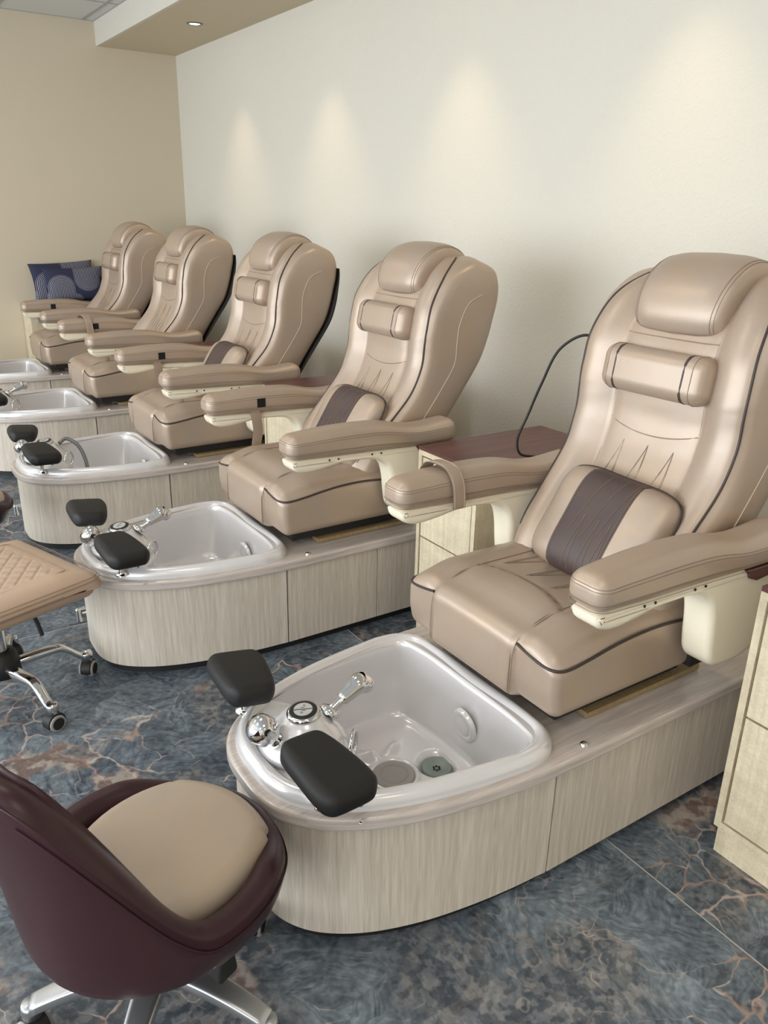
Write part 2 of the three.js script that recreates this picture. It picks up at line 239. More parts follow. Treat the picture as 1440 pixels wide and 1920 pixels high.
  const s = new THREE.Group(); s.name = 'trim_1'; s.userData.kind = 'structure'; scene.add(s);
  part('soffit_face', box(sofX, sofX + 0.02, sofY, h + 0.01, z0, z1), M.wall, s); part('soffit_underside', box(sofX + 0.02, x1, sofY, sofY + 0.02, z0, z1), M.soffitTan, s);
  struct('baseboard_right', box(x1 - 0.012, x1, 0, 0.1, z0, z1), M.maple); struct('baseboard_far', box(x0, x1 - 0.012, 0, 0.1, z0, z0 + 0.012), M.maple);
  [-5.84, -4.57, -3.3, -2.03, -0.76, 0.51, 1.78].forEach((z, i) => {   // recessed downlights along the soffit
    const g = thing('recessed_downlight', i === 0 ? 'small round recessed downlight with dark trim in the soffit near the far corner' : `recessed downlight in the soffit, number ${['', 'two', 'three', 'four', 'five', 'six', 'seven'][i]} counted from the far corner`, 'downlight', [2.31, sofY, z], 0, 'downlights along the soffit');
    const ring = lathe([[0.036, -0.001], [0.04, -0.006], [0.05, -0.006], [0.054, 0.0], [0.036, 0.0]], 32); part('trim_ring', ring, M.steel, g);
    const d = new THREE.CircleGeometry(0.036, 24); d.rotateX(Math.PI / 2); d.translate(0, -0.002, 0); part('bulb_face', d, M.bulb, g);
    const l = new THREE.SpotLight(new THREE.Color(1, 0.76, 0.48), 1.8, 0, 0.6, 1, 2); l.position.set(2.31, sofY - 0.02, z); l.target.position.set(2.47, 0, z); l.shadow.radius = 2; l.castShadow = true; l.name = 'downlight_lamp'; scene.add(l, l.target);
  });
}

// ------------------------------------------------------------------ foot spa (base, basin, footrests), built in the unit's own x (world x) and w (across)
const X0 = 1.2;                                             // a unit's origin stands at this x
const UNITS = [0, -1.291, -2.533, -3.809, -5.049].map((d, i) => ({ z: -1.335 + d, dx: [0, -0.0245, -0.011, -0.013, -0.006][i] }));
const outline = (() => {                                    // half outline from the back of the straight side round the nose
  const h = [[0, 0.548], [0.07, 0.551], [0.12, 0.565], [0.165, 0.592], [0.205, 0.633], [0.25, 0.707], [0.29, 0.82], [0.315, 0.945], [0.33, 1.08], [0.335, 1.2]];
  const c = new THREE.CatmullRomCurve3([...h.slice(1).reverse().map(([w, x]) => new THREE.Vector3(x, 0, w)), ...h.map(([w, x]) => new THREE.Vector3(x, 0, -w))], false, 'centripetal').getPoints(96);
  return c.map((p) => [p.x, p.z]);                          // from near side (+w) round to far side (-w)
})();
function inset(pts, d) { const n = pts.length; return pts.map((p, i) => { const a = pts[Math.max(0, i - 1)], b = pts[Math.min(n - 1, i + 1)], tx = b[0] - a[0], ty = b[1] - a[1], l = Math.hypot(tx, ty) || 1; return [p[0] + (-ty / l) * d, p[1] + (tx / l) * d]; }); }
const GEO = {};
{
  const put = (g) => move(g, -X0, 0, 0), ol = inset(outline, 0.01);
  // curved front panel up to the first seam
  const xs1 = 1.161, path = [[xs1, 0.3255], ...ol.filter((p) => p[0] < xs1 - 0.01), [xs1, -0.3255]], inn = inset(path, 0.016), rows = [];
  { const len = [0]; for (let i = 1; i < path.length; i++) len.push(len[i - 1] + Math.hypot(path[i][0] - path[i - 1][0], path[i][1] - path[i - 1][1]));
    const pos = [], uv = [], ind = [], ring = [[0, 0.034], [0, 0.324], [1, 0.324], [1, 0.034]];
    path.forEach((p, i) => ring.forEach(([k, y]) => { const q = k ? inn[i] : p; pos.push(q[0], y, q[1]); uv.push(len[i], y); }));
    for (let i = 0; i < path.length - 1; i++) for (let k = 0; k < 4; k++) { const a = i * 4 + k, b = i * 4 + (k + 1) % 4, c = a + 4, d = b + 4; ind.push(a, b, c, b, d, c); }
    const g = new THREE.BufferGeometry(); g.setAttribute('position', new THREE.Float32BufferAttribute(pos, 3)); g.setAttribute('uv', new THREE.Float32BufferAttribute(uv, 2)); g.setIndex(ind); const q = g.toNonIndexed(); q.computeVertexNormals();
    // smooth only round the curve: average normals per height ring
    const pp = q.attributes.position, nn = q.attributes.normal, m = new Map(); for (let i = 0; i < pp.count; i++) { const k = [pp.getX(i).toFixed(4), pp.getY(i).toFixed(4), pp.getZ(i).toFixed(4), Math.abs(nn.getY(i)) > 0.7].join(); const e = m.get(k) ?? [0, 0, 0, []]; e[0] += nn.getX(i); e[1] += nn.getY(i); e[2] += nn.getZ(i); e[3].push(i); m.set(k, e); }
    for (const e of m.values()) { const l = Math.hypot(e[0], e[1], e[2]) || 1; for (const i of e[3]) nn.setXYZ(i, e[0] / l, e[1] / l, e[2] / l); }
    GEO.frontPanel = put(q); }
  const door = (a, b, s) => put(box(a, b, 0.034, 0.324, s > 0 ? 0.3095 : -0.3255, s > 0 ? 0.3255 : -0.3095));
  GEO.doors = [[1.166, 1.5395], [1.5425, 2.048]].flatMap(([a, b]) => [door(a, b, 1), door(a, b, -1)]);
  GEO.backPanel = put(box(2.05, 2.066, 0.034, 0.324, -0.325, 0.325));
  { const k = inset(outline, 0.032); const sh = new THREE.Shape([...k.map((p) => new THREE.Vector2(p[0], -p[1])), new THREE.Vector2(2.03, 0.303), new THREE.Vector2(2.03, -0.303)]); const g = new THREE.ExtrudeGeometry(sh, { depth: 0.055, bevelEnabled: false }); g.rotateX(-Math.PI / 2); GEO.kick = put(g); }
  // inner carcass so that one cannot look through the seams
  GEO.carcass = put(box(1.24, 2.03, 0.055, 0.32, -0.3, 0.3));
  // countertop with a rounded edge and an opening for the basin
  const co = inset(outline, -0.003); { const sh = new THREE.Shape([...co.map((p) => new THREE.Vector2(p[0], -p[1])), new THREE.Vector2(2.07, 0.338), new THREE.Vector2(2.07, -0.338)]);
    const hole = inset(outline, 0.03).filter((p) => p[0] < 1.13); sh.holes.push(new THREE.Path([...hole, [1.178, -0.27], [1.178, 0.27]].map((p) => new THREE.Vector2(p[0], -p[1]))));
    const g = new THREE.ExtrudeGeometry(sh, { depth: 0.016, bevelEnabled: true, bevelSize: 0.009, bevelThickness: 0.009, bevelOffset: -0.009 + 0.006, bevelSegments: 4 }); g.rotateX(-Math.PI / 2); g.translate(0, 0.334, 0); GEO.counter = put(boxUV(g)); }
  // basin: rings about its centre, outer edge to inner edge, then the walls and the floor
  const N = 200, cx0 = 0.99, oRaw = [...inset(outline, 0.012).filter((p) => p[0] < 1.1)];
  const closed = (pts, n) => { const c = new THREE.CatmullRomCurve3(pts.map((p) => new THREE.Vector3(p[0], 0, p[1])), true, 'centripetal').getPoints(600); const out = []; for (let i = 0; i < n; i++) { const a = i / n * Math.PI * 2, dx = Math.cos(a), dz = Math.sin(a); let best = 0; for (let k = 0; k < 600; k++) { const p = c[k], q = c[k + 1], e1 = (p.x - cx0) * -dz + p.z * dx, e2 = (q.x - cx0) * -dz + q.z * dx; if (e1 * e2 <= 0 && e1 !== e2) { const t = e1 / (e1 - e2), X = lerp(p.x, q.x, t) - cx0, Z = lerp(p.z, q.z, t), d = X * dx + Z * dz; if (d > best) best = d; } } out.push(best); } return out; };
  const Ro = closed([...oRaw, [1.155, -0.305], [1.192, -0.27], [1.206, -0.2], [1.21, 0], [1.206, 0.2], [1.192, 0.27], [1.155, 0.305]], N);
  const Ri = closed([[0.705, 0.205], [0.765, 0.115], [0.79, 0], [0.765, -0.115], [0.705, -0.205], [0.72, -0.228], [0.8, -0.248], [0.95, -0.265], [1.08, -0.272], [1.135, -0.258], [1.152, -0.2], [1.157, 0], [1.152, 0.2], [1.135, 0.258], [1.08, 0.272], [0.95, 0.265], [0.8, 0.248], [0.72, 0.228]], N);
  const Rf = closed([[0.83, 0.1], [0.84, 0], [0.83, -0.1], [0.84, -0.16], [0.92, -0.205], [1.05, -0.215], [1.105, -0.19], [1.12, -0.1], [1.122, 0], [1.12, 0.1], [1.105, 0.19], [1.05, 0.215], [0.92, 0.205], [0.84, 0.16]], N);
  const rowsB = [], at = (i, r, y) => { const a = i / N * Math.PI * 2; return [cx0 + Math.cos(a) * r, y, Math.sin(a) * r]; };
  const rim = [[0, 0.356], [0, 0.368], [0.003, 0.377], [0.009, 0.386], [0.017, 0.391], [0.026, 0.3915], [0.034, 0.388], [0.04, 0.382]];
  for (const [d, y] of rim) rowsB.push(Ro.map((r, i) => at(i, r - d, y)));
  for (let k = 1; k <= 8; k++) rowsB.push(Ro.map((r, i) => { const a = r - 0.04, b = Ri[i] + 0.008, q = k / 8; return at(i, lerp(a, b, q), 0.382 + 0.012 * smooth(0.06, 0.15, a - b) * Math.sin(Math.PI * q)); }));
  for (const [d, y] of [[0.003, 0.379], [-0.001, 0.372], [-0.004, 0.36]]) rowsB.push(Ri.map((r, i) => at(i, r + d, y)));
  for (let k = 1; k <= 12; k++) { const q = k / 12, e = q * q * 0.35 + q * 0.25; rowsB.push(Ri.map((r, i) => at(i, lerp(r - 0.004, Rf[i] + 0.02, e / 0.6), lerp(0.36, 0.185, q)))); }
  for (const [d, y] of [[0.012, 0.176], [0.002, 0.171], [-0.01, 0.169]]) rowsB.push(Rf.map((r, i) => at(i, r + d, y)));
  for (let k = 1; k <= 48; k++) { const q = 1 - k / 48; rowsB.push(Rf.map((r, i) => { const rr = (r - 0.01) * q, p = at(i, rr, 0.168), X = p[0], w = p[2];
    // moulded sole rests and ridges, a ring round the jet, a dished drain
    let y = 0.168; const j = Math.hypot(X - 0.952, w + 0.015), dr = Math.hypot(X - 1.076, w); const ridge = (x, ww, ang, l, wd, hh) => { const dx = X - x, dw = w - ww, a = dx * Math.cos(ang) + dw * Math.sin(ang), b = -dx * Math.sin(ang) + dw * Math.cos(ang); return hh * Math.exp(-(a * a) / (l * l) - (b * b) / (wd * wd)); };
    y += smooth(0.056, 0.085, j) * smooth(0.05, 0.08, dr) * (ridge(0.945, -0.09, 1.2, 0.045, 0.014, 0.034) + ridge(0.92, 0.07, -1.1, 0.045, 0.014, 0.03) + ridge(0.9, -0.03, 0.35, 0.05, 0.018, 0.03) + ridge(1.0, -0.1, -0.6, 0.04, 0.013, 0.022) + ridge(1.01, 0.1, 0.6, 0.04, 0.013, 0.022));
    y += 0.012 * Math.exp(-Math.pow((j - 0.06) / 0.008, 2)) - 0.022 * (1 - smooth(0.032, 0.06, dr)); return [X, y, w]; })); }
  GEO.basin = put(gridGeo(rowsB.map((r) => r.slice().reverse()), true));
  GEO.jetFloor = put(move(lathe([[0, 0.008], [0.03, 0.008], [0.032, 0.006], [0.036, 0.006], [0.038, 0.01], [0.05, 0.011], [0.054, 0.007], [0.055, 0]], 36), 0.952, 0.168, -0.015));
  GEO.jetWall = (() => { const g = lathe([[0, 0.007], [0.027, 0.007], [0.029, 0.005], [0.031, 0.007], [0.043, 0.009], [0.047, 0.006], [0.048, -0.004]], 36); g.scale(1, 1, 0.92); g.rotateZ(Math.PI / 2 + 0.16); g.translate(1.143, 0.272, 0.02); return put(g); })();
  GEO.drain = put(move(lathe([[0.0, 0.0], [0.014, 0.0], [0.016, 0.001], [0.026, 0.004], [0.036, 0.008], [0.039, 0.008], [0.04, 0]], 32), 1.076, 0.152, 0.0));
  GEO.strainer = put(join(...[0, 1, 2, 3, 4, 5].map((k) => move(cyl(0.003, 0.003, 0.002, 10), 1.076 + 0.008 * Math.cos(k * 1.047), 0.1532, 0.008 * Math.sin(k * 1.047)))));
  // faucet console
  { const prof = [[0.0, 0.466], [0.03, 0.466], [0.04, 0.463], [0.05, 0.452], [0.062, 0.438], [0.078, 0.422], [0.094, 0.404], [0.105, 0.388], [0.112, 0.37], [0.114, 0.3], [0.112, 0.25]], rowsC = [];
    for (const [r, y] of prof.slice().reverse()) { const row = []; for (let i = 0; i < 56; i++) { const a = i / 56 * Math.PI * 2; let X = 0.69 + Math.cos(a) * r * 0.98, w = Math.sin(a) * r * 1.06; if (y < 0.38) X = Math.max(X, 0.69); row.push([X, y + 0.06 * (X - 0.69) * (y > 0.4 ? 1 : 0), w]); } rowsC.push(row.reverse()); }
    GEO.console = put(gridGeo(rowsC, true, false, true)); }
  const dialUp = [-0.1, 1, 0.05], dialAt = [0.69, 0.462, 0.005], aimP = (g, p, d) => put(aim(g, p, d));
  GEO.dialBezel = aimP(lathe([[0.031, 0.012], [0.034, 0.012], [0.038, 0.007], [0.039, 0], [0.03, 0]].reverse(), 40), dialAt, dialUp);
  GEO.dialRing = aimP(lathe([[0, 0.0], [0.031, 0.0], [0.032, 0.011], [0.029, 0.013], [0.0242, 0.0125], [0, 0.0125]], 40), dialAt, dialUp);
  { const half = (s) => { const sh = new THREE.Shape(); sh.absarc(0, 0, 0.0205, s > 0 ? 0.12 : Math.PI + 0.12, s > 0 ? Math.PI - 0.12 : 2 * Math.PI - 0.12); const g = new THREE.ExtrudeGeometry(sh, { depth: 0.0014, bevelEnabled: true, bevelSize: 0.0006, bevelThickness: 0.0006, bevelSegments: 2 }); g.rotateX(-Math.PI / 2); g.rotateY(-0.5); g.translate(0, 0.0132, 0); return aimP(g, dialAt, dialUp); }; GEO.dialKeys = [half(1), half(-1)];
    GEO.keyMarks = [1, -1].flatMap((s) => { const bar = new THREE.BoxGeometry(0.008, 0.0005, 0.0016); bar.translate(s > 0 ? -0.001 : 0.001, 0.0154, -s * 0.005); const ring = new THREE.TorusGeometry(0.0024, 0.0005, 6, 18, 5); ring.rotateX(Math.PI / 2); ring.translate(s > 0 ? 0.003 : -0.003, 0.0154, -s * 0.0115); return [bar, ring].map((g) => { g.rotateY(-0.5); return aimP(g, dialAt, dialUp); }); }); }
  GEO.flange = aimP(lathe([[0, 0.01], [0.018, 0.01], [0.024, 0.007], [0.032, 0.002], [0.033, -0.004]], 32), [0.625, 0.418, 0.0], [-0.75, 0.66, 0.05]);
  { const d = [-0.72, 0.69, 0.02], g = lathe([[0, 0.078], [0.012, 0.0775], [0.022, 0.073], [0.028, 0.064], [0.0295, 0.054], [0.0285, 0.036], [0.025, 0.026], [0.016, 0.022], [0.014, 0.0]].map((q) => [q[0] * 1.14, q[1] * 1.1]), 36); const p = g.attributes.position; for (let i = 0; i < p.count; i++) { const x = p.getX(i), z = p.getZ(i), y = p.getY(i), r = Math.hypot(x, z); if (y > 0.03 && y < 0.066 && r > 0.02) { const f = 1 - 0.07 * Math.max(0, Math.cos(Math.atan2(z, x) * 9)); p.setX(i, x * f); p.setZ(i, z * f); } } g.computeVertexNormals(); GEO.knob = aimP(g, [0.632, 0.418, 0], d); }
  GEO.socket = aimP(lathe([[0.012, 0.012], [0.02, 0.01], [0.025, 0.004], [0.025, -0.006]], 28), [0.752, 0.452, 0.012], [0.55, 0.8, -0.1]);
  { const g = lathe([[0, 0.112], [0.012, 0.112], [0.021, 0.106], [0.0245, 0.094], [0.024, 0.084], [0.0205, 0.07], [0.016, 0.045], [0.015, 0.038], [0.011, 0.036], [0.011, 0.0]], 32); GEO.handset = aimP(g, [0.752, 0.452, 0.012], [0.93, 0.42, -0.14]); }
  GEO.sprayHead = aimP(lathe([[0, 0.03], [0.014, 0.03], [0.019, 0.026], [0.021, 0.018], [0.022, 0]].map(([r, y]) => [r * 1.05, y]), 28), [0.838, 0.492, -0.003], [0.8, -0.55, 0.1]);
  GEO.sprayFace = aimP(lathe([[0, 0.034], [0.013, 0.034], [0.0175, 0.031], [0.018, 0.028]], 24), [0.838, 0.492, -0.003], [0.8, -0.55, 0.1]);
  GEO.hose = put(tube([[0.752, 0.455, 0.012], [0.785, 0.47, 0.0], [0.83, 0.44, 0.02], [0.855, 0.37, 0.04], [0.86, 0.28, 0.06], [0.865, 0.2, 0.05], [0.88, 0.185, 0.0]], 0.009, 60, false, 10));
  { const g = new THREE.TorusGeometry(0.034, 0.005, 8, 36); g.rotateY(Math.PI / 2 - 0.75); g.translate(0.775, 0.39, 0.075); const b = []; for (let k = 0; k < 14; k++) { const a = Math.PI * k / 13; const s = new THREE.BoxGeometry(0.004, 0.006, 0.004); s.translate(0.803 - 0.004, 0.32 + 0.02 * Math.sin(a) + 0.04 * Math.sin(a), 0.055 * Math.cos(a)); b.push(boxUV(s)); } GEO.sideRing = put(g); GEO.grille = put(join(...b)); }
  // footrests
  const padDef = (s) => (p) => { const t = (p[2] * s + 0.1) / 0.2; return [p[0] * lerp(0.88, 1.1, t) * (1.03 - 0.17 * (Math.abs(p[2]) / 0.1025) ** 4), p[1] + 0.004 * Math.sin(t * 3), p[2] * (1.02 - 0.09 * (Math.abs(p[0]) / 0.0625) ** 4)]; };
  GEO.pads = [1, -1].map((s) => { const g = softBox(0.13, 0.052, 0.208, 0.0235, padDef(s), [10, 2, 12], 5); g.rotateX(s > 0 ? 0.07 : -0.05); g.rotateZ(s > 0 ? -0.06 : -0.08); g.rotateY(s > 0 ? 0.1 : -0.16); g.translate(0.632, 0.47, s > 0 ? 0.205 : -0.19); return put(g); });
  GEO.posts = [1, -1].map((s) => put(move(lathe([[0.02, 0], [0.018, 0.006], [0.009, 0.012], [0.008, 0.065], [0.014, 0.068], [0.014, 0.074]], 20), 0.632, 0.378, s * 0.195)));
  GEO.padNut = put(move(cyl(0.006, 0.007, 0.012, 12), 0.66, 0.442, 0.29));
  GEO.button = put(move(lathe([[0.0, 0.008], [0.005, 0.0075], [0.009, 0.005], [0.0105, 0.0]], 20), 1.25, 0.3585, 0.318));
  GEO.screw = put(move(lathe([[0.0, 0.002], [0.004, 0.002], [0.005, 0]], 12), 0.685, 0.357, 0.255));
  GEO.lever = put(join(move((() => { const g = cyl(0.022, 0.018, 0.014, 24); g.rotateZ(Math.PI / 2); return g; })(), 0.557, 0.13, -0.1), (() => { const g = softBox(0.022, 0.058, 0.02, 0.008, null, [1, 3, 1], 3); g.translate(0.541, 0.122, -0.1); return g; })()));
}
function footSpa(i, label, opts) {
  const u = UNITS[i], t = thing('foot_spa', label, 'foot spa', [X0 + u.dx, 0, u.z], 0, 'pedicure foot spas in a row');
  part('front_panel', GEO.frontPanel, M.oak, t); GEO.doors.forEach((g) => part('side_door', g, M.oak, t)); part('back_panel', GEO.backPanel, M.oak, t);
  part('toe_kick', GEO.kick, M.black, t); part('carcass', GEO.carcass, M.gap, t); part('countertop', GEO.counter, M.counter, t); part('drain_lever', GEO.lever, M.chrome, t); part('push_button', GEO.button, M.chrome, t); part('screw', GEO.screw, M.chrome, t);
  const b = part('basin', GEO.basin, M.pearl, t); part('floor_jet', GEO.jetFloor, M.grey, b); part('wall_jet', GEO.jetWall, M.pearl, b); part('drain', GEO.drain, M.drain, b); part('drain_holes', GEO.strainer, M.black, b);
  const c = part('faucet_console', GEO.console, M.pearl, t); part('dial_bezel', GEO.dialBezel, M.chrome, c); part('dial_ring', GEO.dialRing, M.black, c); GEO.dialKeys.forEach((g) => part('dial_key', g, M.keyGrey, c)); GEO.keyMarks.forEach((g) => part('key_symbol', g, M.gap, c)); part('side_ring', GEO.sideRing, M.chrome, c);
  const k = part('tap_knob', GEO.knob, M.chrome, t); part('tap_flange', GEO.flange, M.chrome, k);
  if (opts.hose) part('hose', GEO.hose, M.steel, t); else { const h = part('hand_shower', GEO.handset, M.chrome, t); part('spray_head', GEO.sprayHead, M.chrome, h); part('spray_face', GEO.sprayFace, M.whitePlastic, h); part('shower_socket', GEO.socket, M.chrome, h); }
  GEO.pads.forEach((g, j) => { const f = part('footrest', g, M.rubber, t); part('post', GEO.posts[j], M.chrome, f); if (!j) part('nut', GEO.padNut, M.chrome, f); });
  return t;
}
const ORD = ['nearest to the camera', 'second from the camera', 'third from the camera', 'fourth from the camera', 'farthest from the camera'];
UNITS.forEach((u, i) => footSpa(i, ['wood-panelled foot spa nearest to the camera with pearly basin and hand shower', 'wood-panelled foot spa with silver basin, second from the camera behind beige stool', 'wood-panelled foot spa with grey hose hanging in its basin, third from the camera', 'foot spa with silver basin, fourth from the camera', 'foot spa with silver basin beside the far wall'][i], { hose: i === 2 }));

// ------------------------------------------------------------------ massage chairs
const BK = (() => {                                         // backrest stations: front line, rear line, piping half width, side half width
  const t = [0, 1, 2, 3, 4, 5, 6, 7, 8, 9, 10], s = (a) => spline1(t, a);
  return { fx: s([1.50, 1.55, 1.628, 1.716, 1.758, 1.768, 1.776, 1.80, 1.865, 1.945, 2.005]), fy: s([0.6, 0.685, 0.771, 0.871, 0.966, 1.043, 1.1, 1.193, 1.285, 1.338, 1.355]),
    bx: s([1.74, 1.825, 1.9, 1.972, 2.052, 2.088, 2.11, 2.126, 2.125, 2.105, 2.07]), by: s([0.5, 0.61, 0.74, 0.85, 0.965, 1.05, 1.13, 1.2, 1.26, 1.306, 1.332]),
    wp: s([0.235, 0.245, 0.252, 0.258, 0.262, 0.262, 0.262, 0.257, 0.238, 0.19, 0.135]), ws: s([0.262, 0.272, 0.28, 0.284, 0.286, 0.287, 0.287, 0.287, 0.282, 0.262, 0.2]) };
})();
const SEC = [[0, 0.006], [0.05, 0.006], [0.1, 0.008], [0.13, 0.012], [0.142, 0.018], [0.154, 0.012], [0.175, -0.004], [0.2, -0.014], [0.222, -0.017], [0.242, -0.012], [0.254, -0.005], [0.262, 0.004]];
function secD(a) { for (let i = 0; i < SEC.length - 1; i++) if (a <= SEC[i + 1][0]) return lerp(SEC[i][1], SEC[i + 1][1], (a - SEC[i][0]) / (SEC[i + 1][0] - SEC[i][0])); return SEC[SEC.length - 1][1]; }
const dish = (t, q) => 0.022 * (1 - smooth(1.6, 3.2, t)) * (1 - smooth(0.45, 0.85, Math.abs(q)));
function backPt(t, w, lift = 0) { const F = [BK.fx(t), BK.fy(t)], B = [BK.bx(t), BK.by(t)], D = Math.hypot(B[0] - F[0], B[1] - F[1]), e = [(B[0] - F[0]) / D, (B[1] - F[1]) / D], wp = BK.wp(t), d = secD(Math.abs(w) / wp * 0.262) + dish(t, w / wp) - lift; return [F[0] + e[0] * d, F[1] + e[1] * d, w]; }
{
  const put = (g) => move(g, -X0, 0, 0), rows = [], shell = [];
  for (let k = 0; k <= 60; k++) {
    const t = k / 60 * 10, F = [BK.fx(t), BK.fy(t)], B = [BK.bx(t), BK.by(t)], D = Math.hypot(B[0] - F[0], B[1] - F[1]), e = [(B[0] - F[0]) / D, (B[1] - F[1]) / D], wp = BK.wp(t), ws = BK.ws(t), m = wp / 0.262, half = [];
    for (const [w, d] of SEC) half.push([w * m, d + dish(t, w / 0.262)]);
    const q = Math.min(1, D / 0.2); half.push([lerp(wp, ws, 0.55), 0.012 * q + 0.004], [lerp(wp, ws, 0.9), 0.032 * q], [ws, 0.062 * q], [ws + 0.002, D * 0.45], [ws, D * 0.62], [ws - 0.004, D * 0.78], [ws - 0.016, D * 0.9], [ws - 0.036, D * 0.97], [ws - 0.07, D], [(ws - 0.07) * 0.5, D]);
    const full = [...half.slice().reverse().map(([w, d]) => [-w, d]), ...half.slice(1)].map(([w, d]) => [w, d + (d < D * 0.5 ? 0.0045 * (fbm(t * 0.2 + w * 0.25, w * 1.4 + 0.5, 9, 7, 3, 340) - 0.5) * smooth(1, 3, t) : 0)]); rows.push(full.map(([w, d]) => [F[0] + e[0] * d, F[1] + e[1] * d, w]));
    if (t >= 0.6 && t <= 7.6) { const bow = 0.05 * Math.sin(Math.PI * (t - 0.6) / 7) + 0.004, sw = []; for (let i = 0; i <= 20; i++) { const a = i / 20 * Math.PI * 2; sw.push([B[0] + e[0] * (Math.cos(a) * bow * 0.5 + bow * 0.3), B[1] + e[1] * (Math.cos(a) * bow * 0.5 + bow * 0.3), Math.sign(Math.sin(a)) * Math.pow(Math.abs(Math.sin(a)), 0.4) * 0.262]); } shell.push(sw.slice(0, 20)); }
  }
  GEO.back = put(gridGeo(rows.map((r) => r.slice().reverse()), true, true, true)); GEO.shell = put(gridGeo(shell, true, true, true));
  const range = (a, b, n, f) => Array.from({ length: n + 1 }, (_, i) => f(lerp(a, b, i / n)));
  GEO.backPiping = [1, -1].map((s) => put(tube(range(0.8, 9.3, 34, (t) => { const p = backPt(t, BK.wp(t), 0.0015); return [p[0], p[1], s * p[2]]; }), 0.0036, 130)));
  GEO.backSeams = put(join(...[1, -1].map((s) => tube(range(1.2, 7.25, 26, (t) => backPt(t, s * 0.142 * BK.wp(t) / 0.262, -0.001)), 0.0012, 80)), tube(range(-0.14, 0.14, 12, (w) => backPt(4.05 - 0.25 * (1 - (w / 0.14) ** 2), w, 0.0002)), 0.0015, 40), tube(range(-0.14, 0.14, 12, (w) => backPt(7.06, w, 0.0002)), 0.0014, 40)));
  const zig = (a, b) => tube([a, [(a[0] + b[0]) / 2, (a[1] + b[1]) / 2, (a[2] + b[2]) / 2], b], 0.0009, 16, false, 4);
  { const L = []; for (const c of [-0.08, 0.0, 0.08]) for (const [o, q] of [[-0.05, 0], [-0.044, 0], [0.004, 0], [0.012, 0]]) { const p = range(0, 1, 8, (k) => backPt(lerp(3.55, 1.8, k), c + 0.012 + o * k, 0.0002)); L.push(tube(p, 0.0007, 20, false, 4)); } GEO.backZig = put(join(...L)); }
  { const L = [1, -1].map((s) => tube([[2.062, 1.226, 0.27], [1.998, 1.218, 0.288], [1.945, 1.19, 0.2895], [1.908, 1.115, 0.2895], [1.9, 1.05, 0.2895], [1.895, 0.978, 0.2885], [1.846, 0.895, 0.2865], [1.777, 0.798, 0.284], [1.7, 0.69, 0.278]].map(([x, y, w]) => [x, y, s * w]), 0.0016, 70)); GEO.sideSeam = put(join(...L)); }
  // headrest hood over the top of the back
  { const path = new THREE.CatmullRomCurve3([[1.828, 1.2, 0], [1.808, 1.245, 0], [1.82, 1.3, 0], [1.858, 1.35, 0], [1.92, 1.384, 0], [1.985, 1.387, 0], [2.045, 1.36, 0], [2.09, 1.3, 0], [2.1, 1.24, 0]].map(V), false, 'centripetal'), rows2 = [];
    for (let k = 0; k <= 44; k++) { const q = k / 44, p = path.getPoint(q), tg = path.getTangent(q), n = [-tg.y, tg.x], hw = lerp(0.133, 0.145, smooth(0, 0.5, q)) * lerp(1, 0.93, smooth(0.6, 1, q)), th = 0.1, row = [], fat = smooth(0, 0.05, q) * 0.6 + 0.4;
      for (let i = 0; i < 40; i++) { const a = i / 40 * Math.PI * 2, cs = Math.cos(a), sn = Math.sin(a), w = Math.sign(cs) * Math.pow(Math.abs(cs), 0.35) * hw, o = Math.sign(sn) * Math.pow(Math.abs(sn), 0.55) * th * 0.5 * fat * (sn > 0 ? 1 + 0.18 * (1 - (w / hw) ** 2) : 1); row.push([p.x + n[0] * (o - th * 0.5), p.y + n[1] * (o - th * 0.5), w]); }
      rows2.push(row); }
    GEO.hood = put(gridGeo(rows2, true, true, true));
    GEO.hoodSeams = put(join(...[1, -1].flatMap((s) => [0, 0.008].map((o) => tube(Array.from({ length: 24 }, (_, k) => { const q = 0.03 + k / 23 * 0.75, p = path.getPoint(q), tg = path.getTangent(q), hw = lerp(0.133, 0.145, smooth(0, 0.5, q)) * lerp(1, 0.93, smooth(0.6, 1, q)); const w = hw - 0.016 - o, c = w / hw, sn = Math.sqrt(1 - Math.pow(c, 2 / 0.35)), d = Math.pow(sn, 0.55) * 0.05 * (smooth(0, 0.05, q) * 0.6 + 0.4) * (1 + 0.18 * (1 - c * c)) - 0.05 + 0.0003; return [p.x - tg.y * d, p.y + tg.x * d, s * w]; }), 0.0009, 70, false, 5))))); }
  // small head pillow
  { const tilt = (g) => { g.rotateZ(-0.2); g.translate(1.778, 1.112, 0); return put(g); }, def = (L) => (p) => [p[0] + 0.006 * (1 - (p[2] / 0.16) ** 2) * -1, p[1], p[2]];
    GEO.headPillow = tilt(softBox(0.088, 0.122, 0.33, 0.036, def(), [2, 3, 8], 5));
    GEO.headBands = [0.107, -0.107].map((w) => tilt((() => { const g = softBox(0.0898, 0.1238, 0.0075, 0.0034, null, [6, 6, 1], 2); const r = 0.036, p = g.attributes.position; for (let i = 0; i < p.count; i++) { let x = p.getX(i), y = p.getY(i); const hx = 0.0449 - r, hy = 0.0619 - r, qx = clamp(x, -hx, hx), qy = clamp(y, -hy, hy), dx = x - qx, dy = y - qy, l = Math.hypot(dx, dy); if (l > r && dx && dy) { x = qx + dx / l * r; y = qy + dy / l * r; } p.setXY(i, x - 0.0033, y); } g.translate(0, 0, w); return weld(g); })()));
